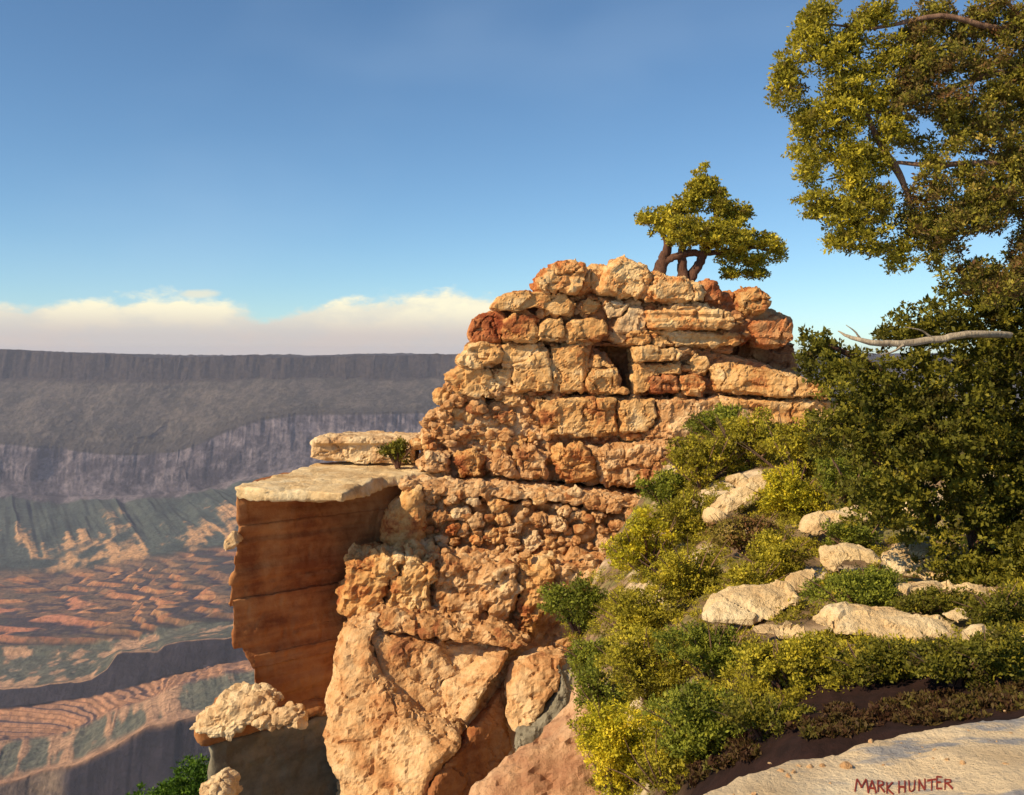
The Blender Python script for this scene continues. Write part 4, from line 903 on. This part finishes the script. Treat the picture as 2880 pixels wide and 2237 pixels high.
dead = link('dead_branch', tubes_mesh('dead_branch', [([P(838, 331, 8.9), P(850, 338, 8.85), P(870, 342, 8.8), P(900, 344, 8.8), P(935, 340, 8.85), P(975, 333, 8.9), P(1010, 335, 9.1)], [0.005, 0.017, 0.026, 0.030, 0.031, 0.032, 0.03]), ([P(862, 341, 8.85), P(855, 331, 8.8), P(846, 325, 8.8)], [0.012, 0.007, 0.003]), ([P(905, 344, 8.8), P(893, 352, 8.75), P(880, 355, 8.7)], [0.013, 0.008, 0.003]), ([P(935, 340, 8.85), P(922, 330, 8.8), P(905, 327, 8.75)], [0.012, 0.007, 0.003])]), M_DEAD, dense)
dead['label'] = 'bare pale grey curved branch across the dark foliage'

# shrubs on the hillside
GB = 'shrubs covering the hillside right of the tower'
def shrub(lab, u, v, ru, rv, pal, sub, seed, leaf=None, Dbase=None, grp=GB, name='shrub', cat='shrub', dens=1.15):
    """(u, v) is the crown's centre in the view; it stands on the hillside under it"""
    g_ = ground(u, v + rv * 0.95) if Dbase is None else P(u, v + rv, Dbase); D = g_[1]; s = D / F
    root = empty(name, tuple(g_), lab, cat, grp); r_ = random.Random(seed); bl = []
    for i in range(sub):
        a = r_.uniform(0, 6.28); q = r_.random() ** 0.5 * 0.62
        uu = u + ru * q * math.cos(a); vv = v + rv * q * math.sin(a)
        bl.append(wb(uu, vv, ru * r_.uniform(0.28, 0.48), rv * r_.uniform(0.30, 0.5), D + r_.uniform(-0.3, 0.3) * ru * s))
    bl.append(wb(u, v, ru * 0.6, rv * 0.6, D))
    st = []
    for i in range(6):
        c = bl[i % len(bl)][0]; st.append(([g_ + np.array([r_.uniform(-.04, .04), r_.uniform(-.04, .04), -0.08]), lerp(g_, c, 0.5) + np.array([r_.uniform(-.05, .05), 0, 0.02]), c], [0.022 * D / 10, 0.016 * D / 10, 0.006 * D / 10]))
    link('stem', tubes_mesh('stem', st), M_BARK, root)
    tw = []
    for i in range(9):
        a = r_.uniform(0, 6.28); q = r_.uniform(0.75, 1.12)
        e1 = P(u + ru * q * math.cos(a), v - rv * abs(q * math.sin(a)) , D + r_.uniform(-0.4, 0.2) * ru * s); md = lerp(g_, e1, 0.6) + np.array([r_.uniform(-.05, .05), r_.uniform(-.05, .05), 0.03])
        tw.append(([lerp(g_, e1, 0.25), md, e1], [0.010 * D / 10, 0.007 * D / 10, 0.002 * D / 10]))
    link('twigs', tubes_mesh('twigs', tw), M_BARK2, root)
    lf_ = leaf or max(0.024, 2.9 * s)
    link('foliage', leaves('foliage', bl, dens, lf_, pal, tuft=lf_ * 2.0, keep=0.16, seed=seed, elong=1.8), M_LEAF, root)
    return root
SH = [('dark green shrub hugging the right foot of the tower', 722, 425, 30, 20, GREEN, 6),
 ('olive shrub below the long wedge stone of the tower', 745, 440, 42, 26, OLIVE, 7),
 ('wide olive shrub beside the dark juniper mass', 795, 445, 45, 34, OLIVE, 8),
 ('yellowish shrub above the tilted pale stone', 700, 462, 36, 24, OLIVE, 7),
 ('bright olive shrub right of the tilted pale stone', 790, 490, 40, 24, YELL, 7),
 ('low green shrub under the juniper mass left side', 850, 480, 35, 26, GREEN, 6),
 ('small dark shrub at the undercut base of the tower', 668, 488, 30, 18, GREEN, 6),
 ('yellow green shrub between the cobbly band and the tilted stone', 690, 515, 34, 22, OLIVE, 7),
 ('straw coloured shrub right of centre on the slope', 745, 532, 34, 20, BROWN, 7),
 ('olive brown shrub below the long whitish ledge', 775, 555, 38, 22, OLIVE, 7),
 ('bright yellow shrub against the cobbly band of the tower', 645, 545, 34, 30, YELL, 8),
 ('olive shrub on the mid slope left of the large pink stone', 690, 568, 42, 28, OLIVE, 8),
 ('low green shrub left of the cream arched stone', 855, 537, 32, 14, GREEN, 6),
 ('dark green leafy shrub against the ribbed tower foot', 580, 608, 36, 28, GREEN, 8),
 ('dark olive shrub in the hollow left of the pink stone', 640, 612, 44, 28, OLIVE, 8),
 ('brownish shrub left of the small upright white stone', 755, 580, 32, 16, OLIVE, 6),
 ('round green bush between the cream arched stone and the long low stone', 858, 590, 48, 24, GREEN, 9),
 ('dark shrub beneath the broad yellowish stone', 938, 603, 36, 15, DARK, 7),
 ('blue green shrub below the large pink stone', 715, 650, 48, 30, GREEN, 9),
 ('olive shrub left of the blue green shrub', 650, 668, 52, 36, OLIVE, 9),
 ('dark shrub by the right corner of the giant boulder', 610, 690, 34, 30, GREEN, 8),
 ('olive shrub hanging over the dark ledge', 790, 662, 48, 28, OLIVE, 8),
 ('dusky shrub on the dark ledge under the long low stone', 870, 660, 44, 20, DARK, 7),
 ('dusky shrub at the right end of the dark ledge', 955, 662, 48, 20, DARK, 7),
 ('green shrub spilling down to the left end of the foreground slab', 700, 722, 52, 34, GREEN, 9),
 ('dark olive shrub above the pinkish rock apron', 594, 662, 34, 26, GREEN, 8),
 ('shaded green shrub at the right edge of the picture under the juniper mass', 1000, 606, 36, 20, DARK, 7),
 ('dusky olive shrub at the foot of the dense juniper by the right edge', 1000, 655, 40, 26, DARK, 8),
 ('bright yellow bush at the bottom beside the pinkish rock apron', 618, 752, 46, 50, YELL, 11),
 ('yellow green bush cut by the bottom edge', 665, 768, 42, 34, OLIVE, 9),
 ('dark low shrub in the shade behind the foreground slab', 765, 718, 42, 18, DARK, 7)]
for i, (lab, u, v, ru, rv, pal, sub) in enumerate(SH): shrub(lab, u, v, ru * 1.30, rv * 1.22, pal, sub + 5, 300 + i)
# low scrub and dry grass between the shrubs: nobody could count it
avoid = [np.array(R4(p_[1])) for p_ in pales]
gb = []; rr_ = random.Random(5)
while len(gb) < 1100:
    u = rr_.uniform(560, 1060); v = rr_.uniform(415, 795)
    if v > ipn(u, [(560, 640), (600, 800), (690, 785), (760, 722), (820, 690), (1060, 664)]) and u > 640: continue
    if u < ipn(v, [(430, 690), (480, 665), (560, 612), (620, 575), (680, 585), (730, 600), (800, 600)]): continue
    if any(inside([tuple(q) for q in (a_ - a_.mean(0)) * 1.2 + a_.mean(0) + np.array([0, 4])], u, v) for a_ in avoid): continue
    g_ = ground(u, v); s_ = g_[1] / F; r = rr_.uniform(6, 15) * s_
    gb.append((g_ + np.array([0, 0, r * 0.25]), (r * 1.4, r * 1.2, r * 0.6)))
me = leaves('scrub', gb, 0.8, 0.030, OLIVE, tuft=0.065, keep=0.15, seed=401, elong=2.6)
tag(link('low_scrub', me, M_LEAF), 'low olive scrub and dry grass carpeting the hillside', 'scrub', None, 'stuff')
# litter and pebbles near the slab
pit = []
while len(pit) < 34:
    u = rr_.uniform(700, 1060); e_ = ipn(u, edge_px); v = rr_.uniform(e_ + 1, e_ + 30 + 40 * rr_.random())
    D_ = 1.70 * F / (v - HV)
    x_ = (u - 512) / F * D_
    if 845 < u < 965 and v > 765: continue
    pit.append((np.array([x_, D_, float(slab_z(np.array([x_]), np.array([D_]))[0])]), rr_.uniform(0.004, 0.014) if rr_.random() < 0.93 else rr_.uniform(0.015, 0.03)))
tag(chips('pebbles', pit, M_PALE, None, 9), 'small pebbles and grit scattered on the foreground slab', 'pebbles', None, 'stuff')
lb = []
while len(lb) < 80:
    u = rr_.uniform(690, 1060); e_ = ipn(u, edge_px); v = e_ - rr_.uniform(0, 26); g_ = ground(u, v); r = rr_.uniform(0.02, 0.07)
    lb.append((g_ + np.array([0, 0, 0.01]), (r * 2.2, r * 1.6, r * 0.25)))
tag(link('leaf_litter', leaves('leaf_litter', lb, 1.0, 0.035, [(0.05, 0.02, 0.012), (0.08, 0.04, 0.02), (0.10, 0.07, 0.02), (0.14, 0.13, 0.02)], tuft=0.03, keep=0.1, seed=402, elong=2.4), M_LEAF), 'dark dead leaves and needles heaped behind the foreground slab', 'leaf litter', None, 'stuff')
# small bush on the cliff block slab
shrub('little green bush growing between the flat slab and the tower', 397, 451, 18, 14, DARK, 8, 77, Dbase=25.4, grp=None, leaf=0.08)
# pine below the rim, only its top in view
pt = empty('pine_tree', tuple(P(185, 900, 40)), 'bright green treetop poking up at the bottom left below the grey rock', 'tree')
link('trunk', tubes_mesh('trunk', [([P(185, 903, 40), P(186, 850, 40), P(190, 775, 40)], [0.22, 0.16, 0.05])]), M_BARK2, pt)
ptb = [wb(192, 776, 22, 16, 40), wb(172, 790, 24, 14, 39.8), wb(200, 772, 16, 14, 40), wb(152, 800, 26, 14, 39.8), wb(190, 800, 40, 18, 39.6), wb(180, 830, 55, 20, 40), wb(185, 860, 60, 20, 40)]
link('crown', leaves('crown', ptb, 1.3, 0.14, [(0.04, 0.08, 0.01), (0.07, 0.15, 0.015), (0.12, 0.22, 0.02), (0.2, 0.3, 0.03)], tuft=0.22, keep=0.05, seed=88), M_LEAF, pt)

# ------------------------------------------------------------------ haze
hz_v = [(-16000, -400, -2400), (16000, -400, -2400), (16000, 15000, -2400), (-16000, 15000, -2400)]
hv_ = hz_v + [(x, y, 60) for x, y, z in hz_v]
me = bpy.data.meshes.new('haze'); me.from_pydata(hv_, [], [(0, 3, 2, 1), (4, 5, 6, 7), (0, 1, 5, 4), (1, 2, 6, 5), (2, 3, 7, 6), (3, 0, 4, 7)]); me.update()
hm = bpy.data.materials.new('haze_air'); hm.use_nodes = True; b = NB(hm.node_tree); b.n.clear()
pv = b.new('ShaderNodeVolumePrincipled', {'Color': (0.76, 0.81, 1.0, 1), 'Density': 2.9e-5, 'Anisotropy': 0.0})
b.new('ShaderNodeOutputMaterial', {1: pv.outputs[0]})
me.materials.append(hm); ho = bpy.data.objects.new('haze', me); COL.objects.link(ho); ho['kind'] = 'stuff'
